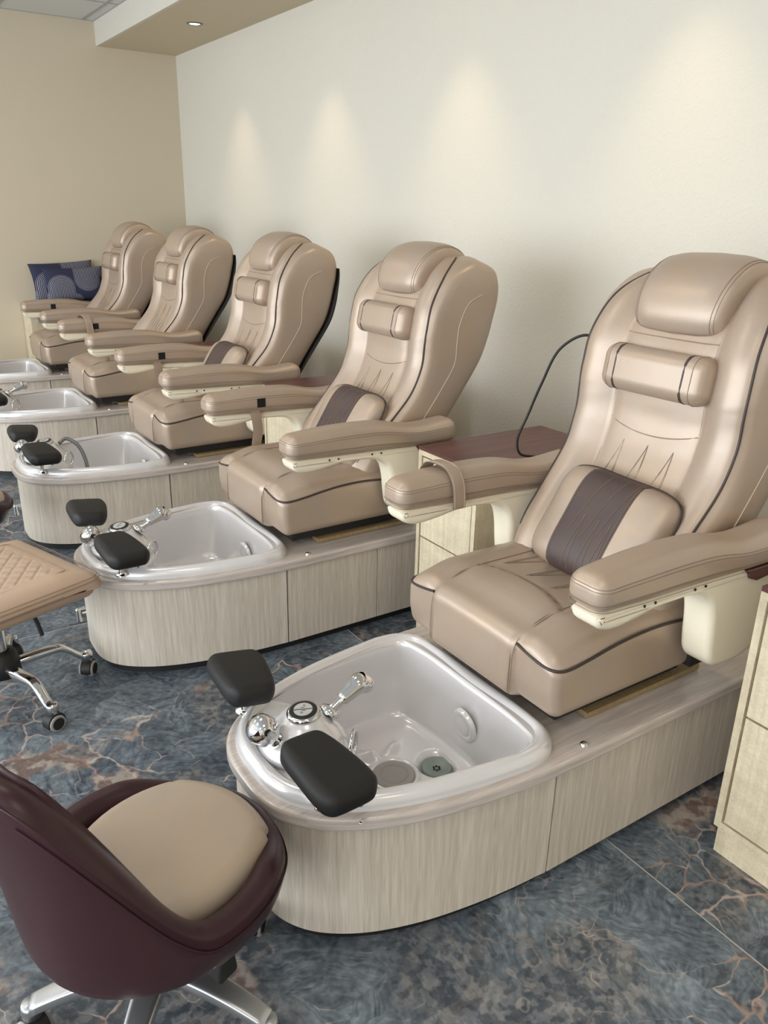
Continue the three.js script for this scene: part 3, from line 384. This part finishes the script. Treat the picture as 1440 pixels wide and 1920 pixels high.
    GEO.emblem = [(() => { const g = new THREE.TorusGeometry(0.0105, 0.0005, 6, 30); g.rotateY(Math.PI / 2); return g; })(), ...[[-0.5, 0.0], [0.35, -0.003], [1.2, 0.003]].map(([a, o]) => { const g = new THREE.CapsuleGeometry(0.0006, 0.009, 3, 6); g.rotateX(a); g.translate(0, o, o); return g; })].map((g) => { g.translate(-0.0482, 0.014, -0.082); return tilt(g); });
    GEO.headStitch = tilt(join(...[0.131, -0.131].map((w) => { const r = 0.0355, L = []; for (let k = 0; k < 28; k++) { const a = k / 28 * Math.PI * 2, cs = Math.cos(a), sn = Math.sin(a), hx = 0.0442 - r, hy = 0.0612 - r; L.push([Math.sign(cs) * hx + cs * r - 0.0015, Math.sign(sn) * hy + sn * r, w]); } return tube(L, 0.0011, 60, true, 5); }))); }
  // seat
  const seatTop = (x, w) => 0.588 + 0.034 * (1 - Math.pow(Math.abs(w) / 0.29, 3.2)) - 0.026 * (1 - smooth(1.165, 1.3, x)) + 0.012 * smooth(1.3, 1.5, x) * (1 - smooth(0.0, 0.2, Math.abs(w))) * -1 + 0.01 * smooth(0.16, 0.2, Math.abs(w)) * (1 - smooth(0.22, 0.29, Math.abs(w)));
  GEO.seat = put(softBox(0.535, 0.16, 0.575, 0.034, (p) => {
    let X = p[0] + 1.4325, y = p[1] + 0.5, w = p[2]; const up = smooth(0.5, 0.565, y); y += up * (seatTop(X, w) - 0.58);
    const front = 1 - smooth(1.165, 1.24, X), strip = 1 - smooth(0.146, 0.156, Math.abs(w)); X -= front * strip * 0.012; X += front * 0.012 * smooth(0.5, 0.42, y) * (1 - strip);
    const g = Math.exp(-Math.pow((Math.abs(w) - 0.153) / 0.004, 2)); if (up > 0.5) y -= 0.004 * g * (1 - smooth(1.3, 1.36, X));
    const cr = 1.31 + 0.035 * (1 - (w / 0.155) ** 2), gg = Math.exp(-Math.pow((X - cr) / 0.006, 2)) * (Math.abs(w) < 0.158 ? 1 : 0); if (up > 0.5) { y -= 0.004 * gg; if (Math.abs(w) < 0.155 && X < cr) y += 0.006 * smooth(0.155, 0.13, Math.abs(w)) * smooth(1.2, 1.26, X); }
    return [X, y, w];
  }, [44, 8, 48], 6));
  const onSeat = (x, w, l = 0.001) => [x, seatTop(x, w) + l, w];
  GEO.seatPiping = [1, -1].map((s) => put(tube([[1.165, 0.572, 0.158], [1.165, 0.564, 0.2], [1.1655, 0.558, 0.242], [1.1735, 0.555, 0.271], [1.189, 0.5545, 0.2835], [1.21, 0.556, 0.2885], [1.264, 0.562, 0.289], [1.33, 0.572, 0.289], [1.403, 0.58, 0.289], [1.5, 0.582, 0.289], [1.612, 0.572, 0.2885], [1.69, 0.565, 0.286]].map(([x, y, w]) => [x, y, s * w]), 0.0036, 110)));
  { const L = []; for (const s of [1, -1]) for (const o of [0.15, 0.156]) L.push(tube([[1.156, 0.44, s * o], [1.155, 0.5, s * o], [1.158, 0.548, s * o], [1.172, 0.58, s * o], [1.2, 0.592, s * o], [1.25, seatTop(1.25, o) + 0.001, s * o], [1.312, seatTop(1.312, o) + 0.001, s * (o - 0.002)]], 0.0011, 50, false, 5));
    L.push(tube(Array.from({ length: 15 }, (_, k) => { const w = lerp(-0.152, 0.152, k / 14); return onSeat(1.312 + 0.035 * (1 - (w / 0.155) ** 2), w, 0.0005); }), 0.0016, 50, false, 5));
    for (const s of [1, -1]) L.push(tube([1.312, 1.38, 1.46, 1.55, 1.64].map((x) => onSeat(x, s * 0.152)), 0.0011, 30, false, 5)); GEO.seatSeams = put(join(...L)); }
  { const L = [], ln = (a, b) => L.push(tube(Array.from({ length: 7 }, (_, k) => onSeat(lerp(a[0], b[0], k / 6), lerp(a[1], b[1], k / 6), 0.0006)), 0.0008, 18, false, 4)); for (const c of [-0.09, 0.0, 0.09]) for (const o of [0, 0.007]) { ln([1.37 + o, c - 0.035 + o], [1.6, c - 0.02 + o]); ln([1.37 + o, c - 0.035 + o], [1.58, c + 0.04 + o]); } GEO.seatZig = put(join(...L)); }
  GEO.seatBase = put(box(1.23, 1.68, 0.386, 0.425, -0.24, 0.24)); GEO.rails = [1, -1].map((s) => put(box(1.3, 1.74, 0.3615, 0.386, s > 0 ? 0.17 : -0.2, s > 0 ? 0.2 : -0.17))); GEO.boards = [1, -1].map((s) => put(box(1.33, 1.76, 0.3615, 0.376, s > 0 ? 0.205 : -0.252, s > 0 ? 0.252 : -0.205)));
  GEO.bracket = put(join(box(1.6, 1.8, 0.386, 0.6, -0.19, 0.19), box(1.64, 1.72, 0.43, 0.66, -0.3, 0.3)));
  // arms, near side (+w); the far side mirrors
  const AW = 0.347, frameOut = [[1.158, 0.73], [1.166, 0.708], [1.19, 0.693], [1.225, 0.688], [1.28, 0.692], [1.36, 0.703], [1.44, 0.702], [1.5, 0.692], [1.538, 0.664], [1.554, 0.615], [1.562, 0.545], [1.574, 0.5], [1.61, 0.475], [1.68, 0.468], [1.75, 0.485], [1.8, 0.53], [1.84, 0.6], [1.862, 0.66], [1.862, 0.705], [1.8, 0.718], [1.6, 0.726], [1.4, 0.732], [1.2, 0.738]];
  const cush = (p) => { const X = p[0] + 1.493, t = (X - 1.148) / 0.69, k = p[1] / 0.086 + 0.5; const bot = 0.737 - 0.022 * t, top = 0.812 + 0.012 * Math.sin(Math.PI * clamp(t * 1.5, 0, 1)) - 0.02 * smooth(0.5, 0.78, t) + 0.01 * smooth(0.78, 1, t); return [X, lerp(bot, top, k) + 0.004 * (1 - (p[2] / 0.058) ** 2) * (k > 0.5 ? 1 : 0), p[2] * lerp(0.9, 1, smooth(0, 0.25, t))]; };
  GEO.arms = [1, -1].map((s) => {
    const o = {}, side = (g) => put(move(g, 0, 0, s * AW));
    o.frame = put(extrudeXY(frameOut, s > 0 ? AW - 0.042 : -AW - 0.042, s > 0 ? AW + 0.042 : -AW + 0.042, 0.018, true, 120));
    o.pad = side(softBox(0.69, 0.086, 0.116, 0.036, cush, [26, 3, 5], 5));
    const loop = (k, r, grow) => { const L = []; for (let i = 0; i < 72; i++) { const a = i / 72 * Math.PI * 2, cs = Math.cos(a), sn = Math.sin(a), hx = 0.345 - 0.036, hz = 0.058 - 0.036, px = (Math.abs(cs) > 0.02 ? Math.sign(cs) : 0) * hx, pz = Math.sign(sn) * hz; L.push([px, pz, cs, sn]); } const pts = []; const rect = []; const R = 0.036 * grow, hx = 0.345 - 0.036, hz = 0.058 - 0.036; for (const [cx, cz, a0] of [[hx, hz, 0], [-hx, hz, 90], [-hx, -hz, 180], [hx, -hz, 270]]) for (let j = 0; j <= 6; j++) { const a = (a0 + j * 15) * Math.PI / 180; rect.push([cx + Math.cos(a) * R, cz + Math.sin(a) * R]); } const out = []; for (let i = 0; i < rect.length; i++) { const A = rect[i], B = rect[(i + 1) % rect.length], n = Math.max(1, Math.round(Math.hypot(B[0] - A[0], B[1] - A[1]) / 0.05)); for (let j = 0; j < n; j++) out.push(cush([lerp(A[0], B[0], j / n), k * 0.086, lerp(A[1], B[1], j / n)])); } return side(tube(out, r, 160, true, 5)); };
    o.stitch = join(loop(0.17, 0.0008, 0.985), loop(0.25, 0.0008, 0.94), loop(-0.22, 0.0011, 1.0), loop(-0.4, 0.0008, 0.93));
    o.tray = put(extrudeXY([[1.66, 0.722], [1.67, 0.7], [1.7, 0.688], [1.76, 0.692], [1.87, 0.69], [1.875, 0.716]], s > 0 ? AW + 0.004 : -AW - 0.05, s > 0 ? AW + 0.05 : -AW - 0.004, 0.003, false));
    o.holes = [1.3, 1.335, 1.47, 1.508].map((x) => { const g = cyl(0.0035, 0.0035, 0.002, 10); g.rotateX(Math.PI / 2); g.translate(x, 0.7235 - 0.025 * (x - 1.3), s * (AW + 0.0418)); return put(g); });
    return o;
  });
  const ribbon = (pts, width, th) => { const rowsR = [], n = pts.length; for (let i = 0; i < n; i++) { const a = pts[Math.max(0, i - 1)], b = pts[Math.min(n - 1, i + 1)], ty = b[1] - a[1], tw = b[2] - a[2], l = Math.hypot(ty, tw) || 1, ny = tw / l * th, nw = -ty / l * th, p = pts[i]; rowsR.push([[p[0] - width / 2, p[1] + ny, p[2] + nw], [p[0] + width / 2, p[1] + ny, p[2] + nw], [p[0] + width / 2, p[1] - ny, p[2] - nw], [p[0] - width / 2, p[1] - ny, p[2] - nw]]); } return gridGeo(rowsR, true, true, true); };
  const sp = (pts, n = 36) => new THREE.CatmullRomCurve3(pts.map(V), false, 'centripetal').getPoints(n).map((p) => [p.x, p.y, p.z]);
  const wrapPath = sp([[1.335, 0.722, -0.282], [1.332, 0.76, -0.28], [1.328, 0.8, -0.284], [1.322, 0.832, -0.303], [1.316, 0.842, -0.345], [1.31, 0.836, -0.385], [1.306, 0.8, -0.41], [1.305, 0.76, -0.411]]);
  GEO.strapOn = put(ribbon(wrapPath, 0.042, 0.0022)); GEO.strapStitch = put(join(...[-0.017, 0.017].map((o) => tube(wrapPath.map(([x, y, w]) => [x + o, y + (w > -0.3 || w < -0.39 ? 0 : 0.0022), w + (w > -0.3 ? 0.0022 : w < -0.4 ? -0.0022 : 0)]), 0.0008, 50, false, 4))));
  GEO.strapOff = put(ribbon(sp([[1.345, 0.745, -0.295], [1.35, 0.715, -0.294], [1.358, 0.66, -0.3], [1.35, 0.6, -0.302], [1.352, 0.545, -0.3]]), 0.042, 0.002));
  GEO.velcro = put(softBox(0.036, 0.036, 0.004, 0.0015, null, [1, 1, 1], 2).translate(1.372, 0.776, -0.289));
  GEO.pocket = put(softBox(0.13, 0.19, 0.045, 0.02, (p) => [p[0] + p[1] * 0.35, p[1], p[2]], [3, 3, 2], 3).translate(1.9, 1.0, -0.3));
}
function massageChair(i, label, o) {
  const u = UNITS[i], t = thing('massage_chair', label, 'chair', [X0 + u.dx, 0, u.z], 0, 'massage chairs in a row');
  const s = part('seat', GEO.seat, M.leather, t); GEO.seatPiping.forEach((g) => part('piping', g, M.piping, s)); part('seam', GEO.seatSeams, M.stitch, s); part('quilting', GEO.seatZig, M.stitch, s);
  const b = part('backrest', GEO.back, M.leather, t); GEO.backPiping.forEach((g) => part('piping', g, M.piping, b)); part('seam', GEO.backSeams, M.stitch, b); part('side_seam', GEO.sideSeam, M.stitchPale, b); part('quilting', GEO.backZig, M.stitch, b); part('side_pocket', GEO.pocket, M.leather, b);
  const h = part('headrest_hood', GEO.hood, M.leather, t); part('seam', GEO.hoodSeams, M.stitch, h);
  const p = part('head_pillow', GEO.headPillow, M.leather, t); GEO.headBands.forEach((g) => part('band', g, M.piping, p)); part('seam', GEO.headStitch, M.stitch, p);
  const tip = [b, h, p]; if (o.shell) tip.push(part('back_shell', GEO.shell, M.black, t, 'black rear shell'));
  if (o.upright) GEO.emblem.forEach((g) => part('embossed_mark', g, M.stitchPale, p));
  if (o.upright) for (const q of tip) { const px = 1.62 - X0, py = 0.62, c = Math.cos(o.upright), n = Math.sin(o.upright); q.rotation.z = o.upright; q.position.set(px - (px * c - py * n), py - (px * n + py * c), 0); }
  part('seat_carriage', GEO.seatBase, M.black, t); part('tilt_bracket', GEO.bracket, M.black, t); GEO.rails.forEach((g) => part('slide_rail', g, M.steel, t)); GEO.boards.forEach((g) => part('plywood_board', g, M.ply, t));
  GEO.arms.forEach((a, k) => { const f = part('armrest', a.frame, M.cream, t); f.position.y = o.upright ? 0.01 : -0.006; part('pad', a.pad, M.leather, f); part('seam', a.stitch, M.stitch, f); part('tray_bracket', a.tray, M.mahog, f); a.holes.forEach((g) => part('screw_hole', g, M.black, f));
    if (k) { if (o.velcro) part('velcro_patch', GEO.velcro, M.velcro, f); if (o.strap === 'on') { part('strap', GEO.strapOn, M.leather, f); part('strap_stitching', GEO.strapStitch, M.stitchPale, f); } if (o.strap === 'off') part('strap', GEO.strapOff, M.leather, f); } });
  return t;
}
[{ strap: 'on', upright: 0.065 }, { strap: 'off', velcro: true }, { strap: 'off', velcro: true, shell: true }, { strap: 'on', velcro: true, shell: true }, { velcro: true, shell: true }].forEach((o, i) => massageChair(i, ['beige leather massage chair nearest to the camera with dark piping and strapped armrest', 'beige leather massage chair, second from the camera, black velcro square on its armrest', 'beige leather massage chair, third from the camera, with black rear shell showing', 'beige leather massage chair, fourth from the camera, strap round its armrest', 'beige leather massage chair at the far end beside the navy pillows'][i], o));

// lumbar cushions
function pillowGeo(w, h, th, u0 = -1, u1 = 1, lift = 0, nu = 28, nv = 20) {
  const sheet = (s) => { const rows = []; for (let j = 0; j <= nv; j++) { const v = -1 + 2 * j / nv, row = []; for (let i = 0; i <= nu; i++) { const u = lerp(u0, u1, i / nu), z = th / 2 * Math.pow(Math.max(0, (1 - u ** 4) * (1 - v ** 4)), 0.5); row.push([w / 2 * u * (1 - 0.07 * (1 - v * v)) + Math.sign(u) * 0, h / 2 * v * (1 - 0.06 * (1 - u * u)) * (1 + lift * 6), s * (z + lift)]); } rows.push(s > 0 ? row : row.slice().reverse()); } return gridGeo(rows); };
  const a = sheet(1), b = sheet(-1); for (const g of [a, b]) { const p = g.attributes.position, uv = g.attributes.uv; for (let i = 0; i < p.count; i++) uv.setXY(i, p.getX(i) / w + 0.5, p.getY(i) / h + 0.5); } return weld(join(a, b));
}
function barrel(g, w, h) { const p = g.attributes.position; for (let i = 0; i < p.count; i++) { const x = p.getX(i), y = p.getY(i), u = x / (w / 2), v = y / (h / 2); p.setX(i, x * (1.06 - 0.15 * v ** 4)); p.setY(i, y * (1.06 - 0.17 * u ** 4)); } return weld(g); }
const lumb = { body: barrel(pillowGeo(0.38, 0.3, 0.115), 0.38, 0.3), band: barrel(pillowGeo(0.38, 0.3, 0.115, -0.5, 0.42, 0.0012), 0.38, 0.3) };
{ const edge = []; for (let k = 0; k < 80; k++) { const a = k / 80 * 4, q = a % 1, s = Math.floor(a), u = [-1 + 2 * q, 1, 1 - 2 * q, -1][s], v = [-1, -1 + 2 * q, 1, 1 - 2 * q][s]; edge.push([0.19 * u * (1 - 0.07 * (1 - v * v)), 0.15 * v * (1 - 0.06 * (1 - u * u)), 0]); } lumb.piping = barrel(tube(edge, 0.0035, 160, true, 6), 0.38, 0.3);
  const L = []; const on = (u, v) => [0.19 * u * (1 - 0.07 * (1 - v * v)), 0.15 * v * (1 - 0.06 * (1 - u * u)), 0.0575 * Math.sqrt(Math.max(0, (1 - u ** 4) * (1 - v ** 4))) + 0.0022]; const ln = (a, b) => L.push(tube(Array.from({ length: 14 }, (_, k) => on(lerp(a[0], b[0], k / 13), lerp(a[1], b[1], k / 13))), 0.0006, 30, false, 4));
  for (const u of [-0.47, 0.39]) ln([u, -0.95], [u, 0.95]); for (const c of [-0.2, 0.06, 0.26]) { ln([c, -0.9], [c + 0.06, 0.1]); ln([c + 0.06, 0.1], [c + 0.12, -0.9]); ln([c - 0.1, -0.3], [c + 0.1, 0.9]); } lumb.stitch = barrel(join(...L), 0.38, 0.3); }
[['brown-banded lumbar cushion leaning on the nearest massage chair', 0.028], ['brown-banded lumbar cushion leaning on the second massage chair from the camera', 0.04], ['brown-banded lumbar cushion on the third massage chair, behind its armrest', 0.03]].forEach(([label, dw], i) => {
  const t = thing('lumbar_cushion', label, 'cushion', [UNITS[i].dx + 1.57, 0.728, UNITS[i].z + dw], -Math.PI / 2, 'lumbar cushions on the chairs');
  const holder = (g) => { const q = g.clone(); q.rotateX(-0.56); q.rotateZ(i ? 0.0 : -0.03); return q; };
  part('cover', holder(lumb.body), M.leather, t); part('brown_band', holder(lumb.band), M.brown, t, 'dark brown centre band'); part('piping', holder(lumb.piping), M.piping, t); part('stitching', holder(lumb.stitch), M.stitch, t);
});

// ------------------------------------------------------------------ drawer cabinets between the chairs
function cabinet(z, label, x0 = 1.593, x1 = 2.17, hw = 0.16, H = 0.742) {
  const t = thing('drawer_cabinet', label, 'cabinet', [x0, 0, z], 0, 'drawer cabinets between the chairs'), L = x1 - x0;
  part('side_panel', box(0.004, L, 0.082, H - 0.012, -hw, -hw + 0.018), M.maple, t); part('side_panel', box(0.004, L, 0.082, H - 0.012, hw - 0.018, hw), M.maple, t); part('back_panel', box(L - 0.018, L, 0.082, H - 0.012, -hw + 0.018, hw - 0.018), M.maple, t);
  part('inner_box', box(0.022, L - 0.02, 0.084, H - 0.014, -hw + 0.018, hw - 0.018), M.gap, t);
  part('edge_band', join(box(0, 0.004, 0.082, H - 0.012, -hw, -hw + 0.018), box(0, 0.004, 0.082, H - 0.012, hw - 0.018, hw), box(0, 0.02, 0.082, 0.1, -hw + 0.018, hw - 0.018), box(0, 0.02, H - 0.03, H - 0.012, -hw + 0.018, hw - 0.018)), M.maple, t);
  part('drawer_front', box(0.002, 0.02, 0.105, 0.408, -hw + 0.024, hw - 0.024), M.maple, t); part('drawer_front', box(0.002, 0.02, 0.414, H - 0.036, -hw + 0.024, hw - 0.024), M.maple, t);
  part('top', box(-0.001, L, H - 0.012, H, -hw, hw), M.mahog, t); part('plinth', box(0.012, L, 0, 0.082, -hw + 0.006, hw - 0.006), M.maple, t);
  return t;
}
cabinet(-0.705, 'pale wood drawer cabinet at the right edge, in front of the nearest chair');
cabinet(-2.005, 'pale wood drawer cabinet with dark red top and black cord, between the two nearest chairs');
cabinet(-3.26, 'pale wood drawer cabinet between the second and third chairs'); cabinet(-4.53, 'pale wood drawer cabinet between the third and fourth chairs'); cabinet(-5.785, 'pale wood drawer cabinet between the two farthest chairs');
{ const t = thing('end_cabinet', 'pale wood cabinet against the far wall with navy pillows on top', 'cabinet', [1.215, 0, -6.952]);
  part('side_panel', box(0, 0.74, 0, 0.752, 0.132, 0.15), M.maple, t); part('side_panel', box(0, 0.74, 0, 0.752, -0.15, -0.132), M.maple, t); part('front_panel', box(0, 0.018, 0, 0.752, -0.132, 0.132), M.maple, t); part('back_panel', box(0.722, 0.74, 0, 0.752, -0.132, 0.132), M.maple, t); part('top', box(-0.004, 0.74, 0.752, 0.766, -0.15, 0.152), M.steel, t); part('cable_box', softBox(0.03, 0.045, 0.03, 0.004).translate(0.06, 0.66, 0.165), M.grey, t); }

// black power cord down to the cabinet top
{ const c = part('power_cord', tube([[1.9, 1.14, -1.66], [1.86, 1.165, -1.7], [1.82, 1.12, -1.76], [1.8, 1.0, -1.81], [1.79, 0.9, -1.845], [1.77, 0.81, -1.865], [1.78, 0.765, -1.86], [1.84, 0.747, -1.85]], 0.0042, 90, false, 8), M.black, scene); c.userData = { label: 'black power cord looping from the nearest chair onto the red cabinet top', category: 'cord' }; }

// navy pillows
const navy = pillowGeo(0.5, 0.3, 0.1);
[['navy pillow with stitched arcs leaning on the far wall, the one behind', 1.545, 0.928, -7.03, 0.05, 0.02], ['navy pillow with stitched arcs lying in front of the other pillow', 1.6, 0.908, -6.91, 0.02, -0.05]].forEach(([label, x, y, z, roll, yaw], i) => {
  const t = thing('throw_pillow', label, 'pillow', [x, y, z], yaw, 'navy pillows on the end cabinet'); const g = navy.clone(); if (i) g.scale(0.92, 0.9, 1); g.rotateX(-0.22); g.rotateZ(roll); part('cover', g, M.denim, t);
});

// ------------------------------------------------------------------ rolling stools
function caster(parent, x, z, dir, r = 0.026) {
  const g = new THREE.Group(); g.name = 'caster'; g.position.set(x, 0, z); g.rotation.y = dir; parent.add(g);
  for (const s of [1, -1]) { const w = lathe([[0, -0.008], [r * 0.72, -0.008], [r * 0.76, -0.0095], [r * 0.94, -0.0095], [r, -0.006], [r, 0.006], [r * 0.94, 0.0095], [0, 0.0095]], 28); w.rotateX(Math.PI / 2); w.translate(0, r, s * 0.0135); part('wheel', w, M.grey, g); const h = cyl(r * 0.74, r * 0.74, 0.0215, 24); h.rotateX(Math.PI / 2); h.translate(0, r, s * 0.0135); part('hub_cap', h, M.black, g); }
  const sh = new THREE.Shape(); sh.absarc(0, r, r * 1.1, -0.15, Math.PI + 0.35); part('hood', weld(new THREE.ExtrudeGeometry(sh, { depth: 0.03, bevelEnabled: true, bevelSize: 0.002, bevelThickness: 0.002, bevelSegments: 2 }).translate(0, 0.002, -0.015)), M.black, g);
  part('stem', move(cyl(0.006, 0.006, 0.03, 12), 0.0, r * 2 + 0.01, 0), M.steel, g);
}
function starBase(t, a0, R, mat, flat) {
  for (let k = 0; k < 5; k++) {
    const a = a0 + k * Math.PI * 2 / 5, c = Math.cos(a), s = Math.sin(a), rows = [], n = 18;
    for (let i = 0; i <= n; i++) { const q = i / n, r = lerp(0.02, R, q), y = flat ? lerp(0.125, 0.082, q * q) : 0.12 + 0.012 * Math.sin(q * 2.6) - 0.058 * smooth(0.62, 1.02, q), hw = flat ? lerp(0.03, 0.02, q) : lerp(0.021, 0.015, q), th = flat ? lerp(0.016, 0.012, q) : lerp(0.017, 0.012, q), row = []; for (let j = 0; j < 20; j++) { const f = j / 20 * Math.PI * 2, e = flat ? 0.45 : 0.8, oo = Math.sign(Math.cos(f)) * Math.pow(Math.abs(Math.cos(f)), e) * hw, yy = Math.sign(Math.sin(f)) * Math.pow(Math.abs(Math.sin(f)), e) * th; row.push([c * r - s * oo, y + yy, s * r + c * oo]); } rows.push(row.reverse()); }
    const leg = part('leg', gridGeo(rows, true, true, true), mat, t); part('leg_end', move(lathe([[0, 0.016], [0.016, 0.014], [0.019, 0.006], [0.019, -0.016], [0, -0.016]].reverse(), 20), c * R, 0.076, s * R), mat, leg);
    caster(t, c * R, s * R, -a + 0.9 + k * 0.7);
  }
}
function bucketStool(pos, turn, label, a0) {
  const t = thing('bucket_stool', label, 'stool', pos, turn, 'maroon bucket stools');
  // shell: +x is the front; theta runs from the front round the left side; padded wall thick 55 mm
  const N = 96, rows = [], rim = [], H = (a) => { const d = Math.abs(a); return 0.362 + 0.028 * smooth(0.6, 1.2, d) + 0.34 * smooth(1.85, 3.05, d); }, Rr = (a) => { const c = Math.cos(a), s = Math.sin(a); return 1 / Math.sqrt((c / (c > 0 ? 0.24 : 0.25)) ** 2 + (s / 0.24) ** 2); };
  const lean = (y, a) => 0.16 * Math.max(0, y - 0.4) * (-Math.cos(a) > 0 ? -Math.cos(a) : 0);
  const prof = (a, k) => { const h = H(a), R = Rr(a); const out = [[0.02, 0.238], [R * 0.42, 0.24], [R * 0.68, 0.252], [R * 0.86, 0.28], [R * 0.965, 0.32], [R, lerp(0.32, h, 0.45)], [R * 0.995, h - 0.03], [R * 0.97, h - 0.008], [R - 0.03, h], [R - 0.052, h - 0.012], [R - 0.064, h - 0.04], [R - 0.07, Math.min(h - 0.06, 0.34)], [R - 0.08, 0.3], [R * 0.5, 0.29], [0.01, 0.29]]; return out[k]; };
  const K = 15; for (let k = 0; k < K; k++) { const row = []; for (let i = 0; i < N; i++) { const a = -Math.PI + i / N * Math.PI * 2, [r, y] = prof(a, k), L = lean(y, a); row.push([0.018 + Math.cos(a) * (r + L), y, Math.sin(a) * (r + L)]); } rows.push(row); }
  const fine = []; for (let f = 0; f <= 56; f++) { const q = f / 56 * (K - 1), row = []; const k = Math.min(K - 2, Math.floor(q)), u = q - k; for (let i = 0; i < N; i++) { const g = (kk) => rows[clamp(kk, 0, K - 1)][i]; row.push([0, 1, 2].map((c) => { const p0 = g(k - 1)[c], p1 = g(k)[c], p2 = g(k + 1)[c], p3 = g(k + 2)[c]; return 0.5 * (2 * p1 + (p2 - p0) * u + (2 * p0 - 5 * p1 + 4 * p2 - p3) * u * u + (3 * p1 - p0 - 3 * p2 + p3) * u * u * u); })); } fine.push(row); }
  const shell = part('shell', gridGeo(fine.map((r) => r.slice().reverse()), true), M.maroon, t);
  const seam = (k, o) => tube(Array.from({ length: 72 }, (_, i) => { const a = -2.9 + i / 71 * 5.8, [r, y] = prof(a, k), L = lean(y, a); return [0.018 + Math.cos(a) * (r + L + o), y, Math.sin(a) * (r + L + o)]; }), 0.0014, 160, false, 5);
  part('seam', seam(6, 0.002), M.maroon, shell);
  const pad = softBox(0.365, 0.075, 0.34, 0.036, (p) => { const a = Math.atan2(p[2], p[0]), m = Math.hypot(p[0] / 0.1875, p[2] / 0.1775), rr = Math.max(Math.abs(p[0]) / 0.1875, Math.abs(p[2]) / 0.1775), k = rr > 0 ? lerp(1, rr / m, 0.72) : 1; return [p[0] * k + 0.046, p[1] + 0.356 + 0.008 * (1 - m * m), p[2] * k]; }, [12, 2, 12], 5);
  part('seat_pad', pad, M.padLeather, t, 'worn beige seat pad');
  part('gas_lift', move(cyl(0.03, 0.026, 0.12, 24), 0, 0.19, 0), M.black, t); part('hub', move(lathe([[0.0, 0.04], [0.04, 0.036], [0.048, 0.02], [0.05, -0.02], [0, -0.022]].reverse(), 28), 0, 0.12, 0), M.alu, t);
  part('lever', join(softBox(0.045, 0.05, 0.05, 0.008, (p) => [p[0] * (1 - p[1] * 6) + 0.03, p[1] + 0.195 - p[2] * 0.4, p[2] + 0.135]), tube([[0.0, 0.225, 0.02], [0.015, 0.222, 0.07], [0.03, 0.21, 0.12]], 0.007, 20)), M.black, t);
  starBase(t, a0, 0.238, M.alu, true); return t;
}
bucketStool([0.29, 0, -1.185], 0.41, 'maroon bucket stool with worn beige seat pad in the near left corner', (54.6) * Math.PI / 180 + 0.41);
bucketStool([0.2, 0, -3.5], 0.2, 'maroon bucket stool barely seen at the left edge beyond the beige stool', 0.15);

{ // beige quilted stool
  const t = thing('quilted_stool', 'beige leather stool with quilted seat and chrome star base at the left edge', 'stool', [0.225, 0, -2.5], 0.35);
  const H = (p) => { const X = p[0], w = p[2], e = Math.max(Math.abs(X) / 0.25, Math.abs(w) / 0.24); let y = p[1] + 0.4; if (p[1] > 0) { y += 0.012 * smooth(0.1, 0.24, X) * -1 - 0.008 * smooth(0.75, 1, e); if (Math.abs(X + 0.03) < 0.17 && Math.abs(w) < 0.15) { const a = ((X + w) / 0.052) % 1, b = ((X - w) / 0.052) % 1, q = (v) => Math.abs(((v % 1) + 1) % 1 - 0.5) * 2; y -= 0.004 * Math.max(smooth(0.78, 1, q(a)), smooth(0.78, 1, q(b))); } } return [X * (1 - 0.06 * (p[1] < 0 ? 1 : 0)), y, w * (1 - 0.06 * (p[1] < 0 ? 1 : 0))]; };
  const s = part('seat', softBox(0.5, 0.1, 0.48, 0.042, H, [70, 2, 66], 5), M.stoolLeather, t);
  const rr = (hx, hw, y, r = 0.05) => { const L = []; for (const [cx, cw, a0] of [[hx - r, hw - r, 0], [-hx + r, hw - r, 90], [-hx + r, -hw + r, 180], [hx - r, -hw + r, 270]]) for (let j = 0; j <= 5; j++) { const a = (a0 + j * 18) * Math.PI / 180; L.push([cx + Math.cos(a) * r, y, cw + Math.sin(a) * r]); } return L; };
  part('seam', join(tube(rr(0.249, 0.239, 0.418), 0.0012, 160, true, 5), tube(rr(0.244, 0.234, 0.428), 0.0011, 160, true, 5), tube(rr(0.195, 0.165, 0.4505, 0.012).map(([x, y, w]) => [x - 0.03, y - 0.004 * smooth(0.1, 0.24, x), w]), 0.0011, 120, true, 4)), M.stitch, s);
  part('gas_lift', move(cyl(0.025, 0.02, 0.24, 24), 0, 0.235, 0), M.chrome, t); part('seat_plate', box(-0.09, 0.09, 0.34, 0.352, -0.08, 0.08), M.black, t); part('hub', move(lathe([[0.026, 0.06], [0.045, 0.055], [0.055, 0.02], [0.056, -0.02], [0.03, -0.03], [0.0, -0.03]].reverse(), 28), 0, 0.12, 0), M.black, t);
  part('lever', tube([[0.02, 0.335, 0.02], [0.07, 0.33, 0.06], [0.09, 0.28, 0.075], [0.1, 0.22, 0.085]], 0.007, 30), M.black, t);
  starBase(t, -0.05 + 0.35, 0.26, M.chrome, false);
}
renderer.render(scene, camera);
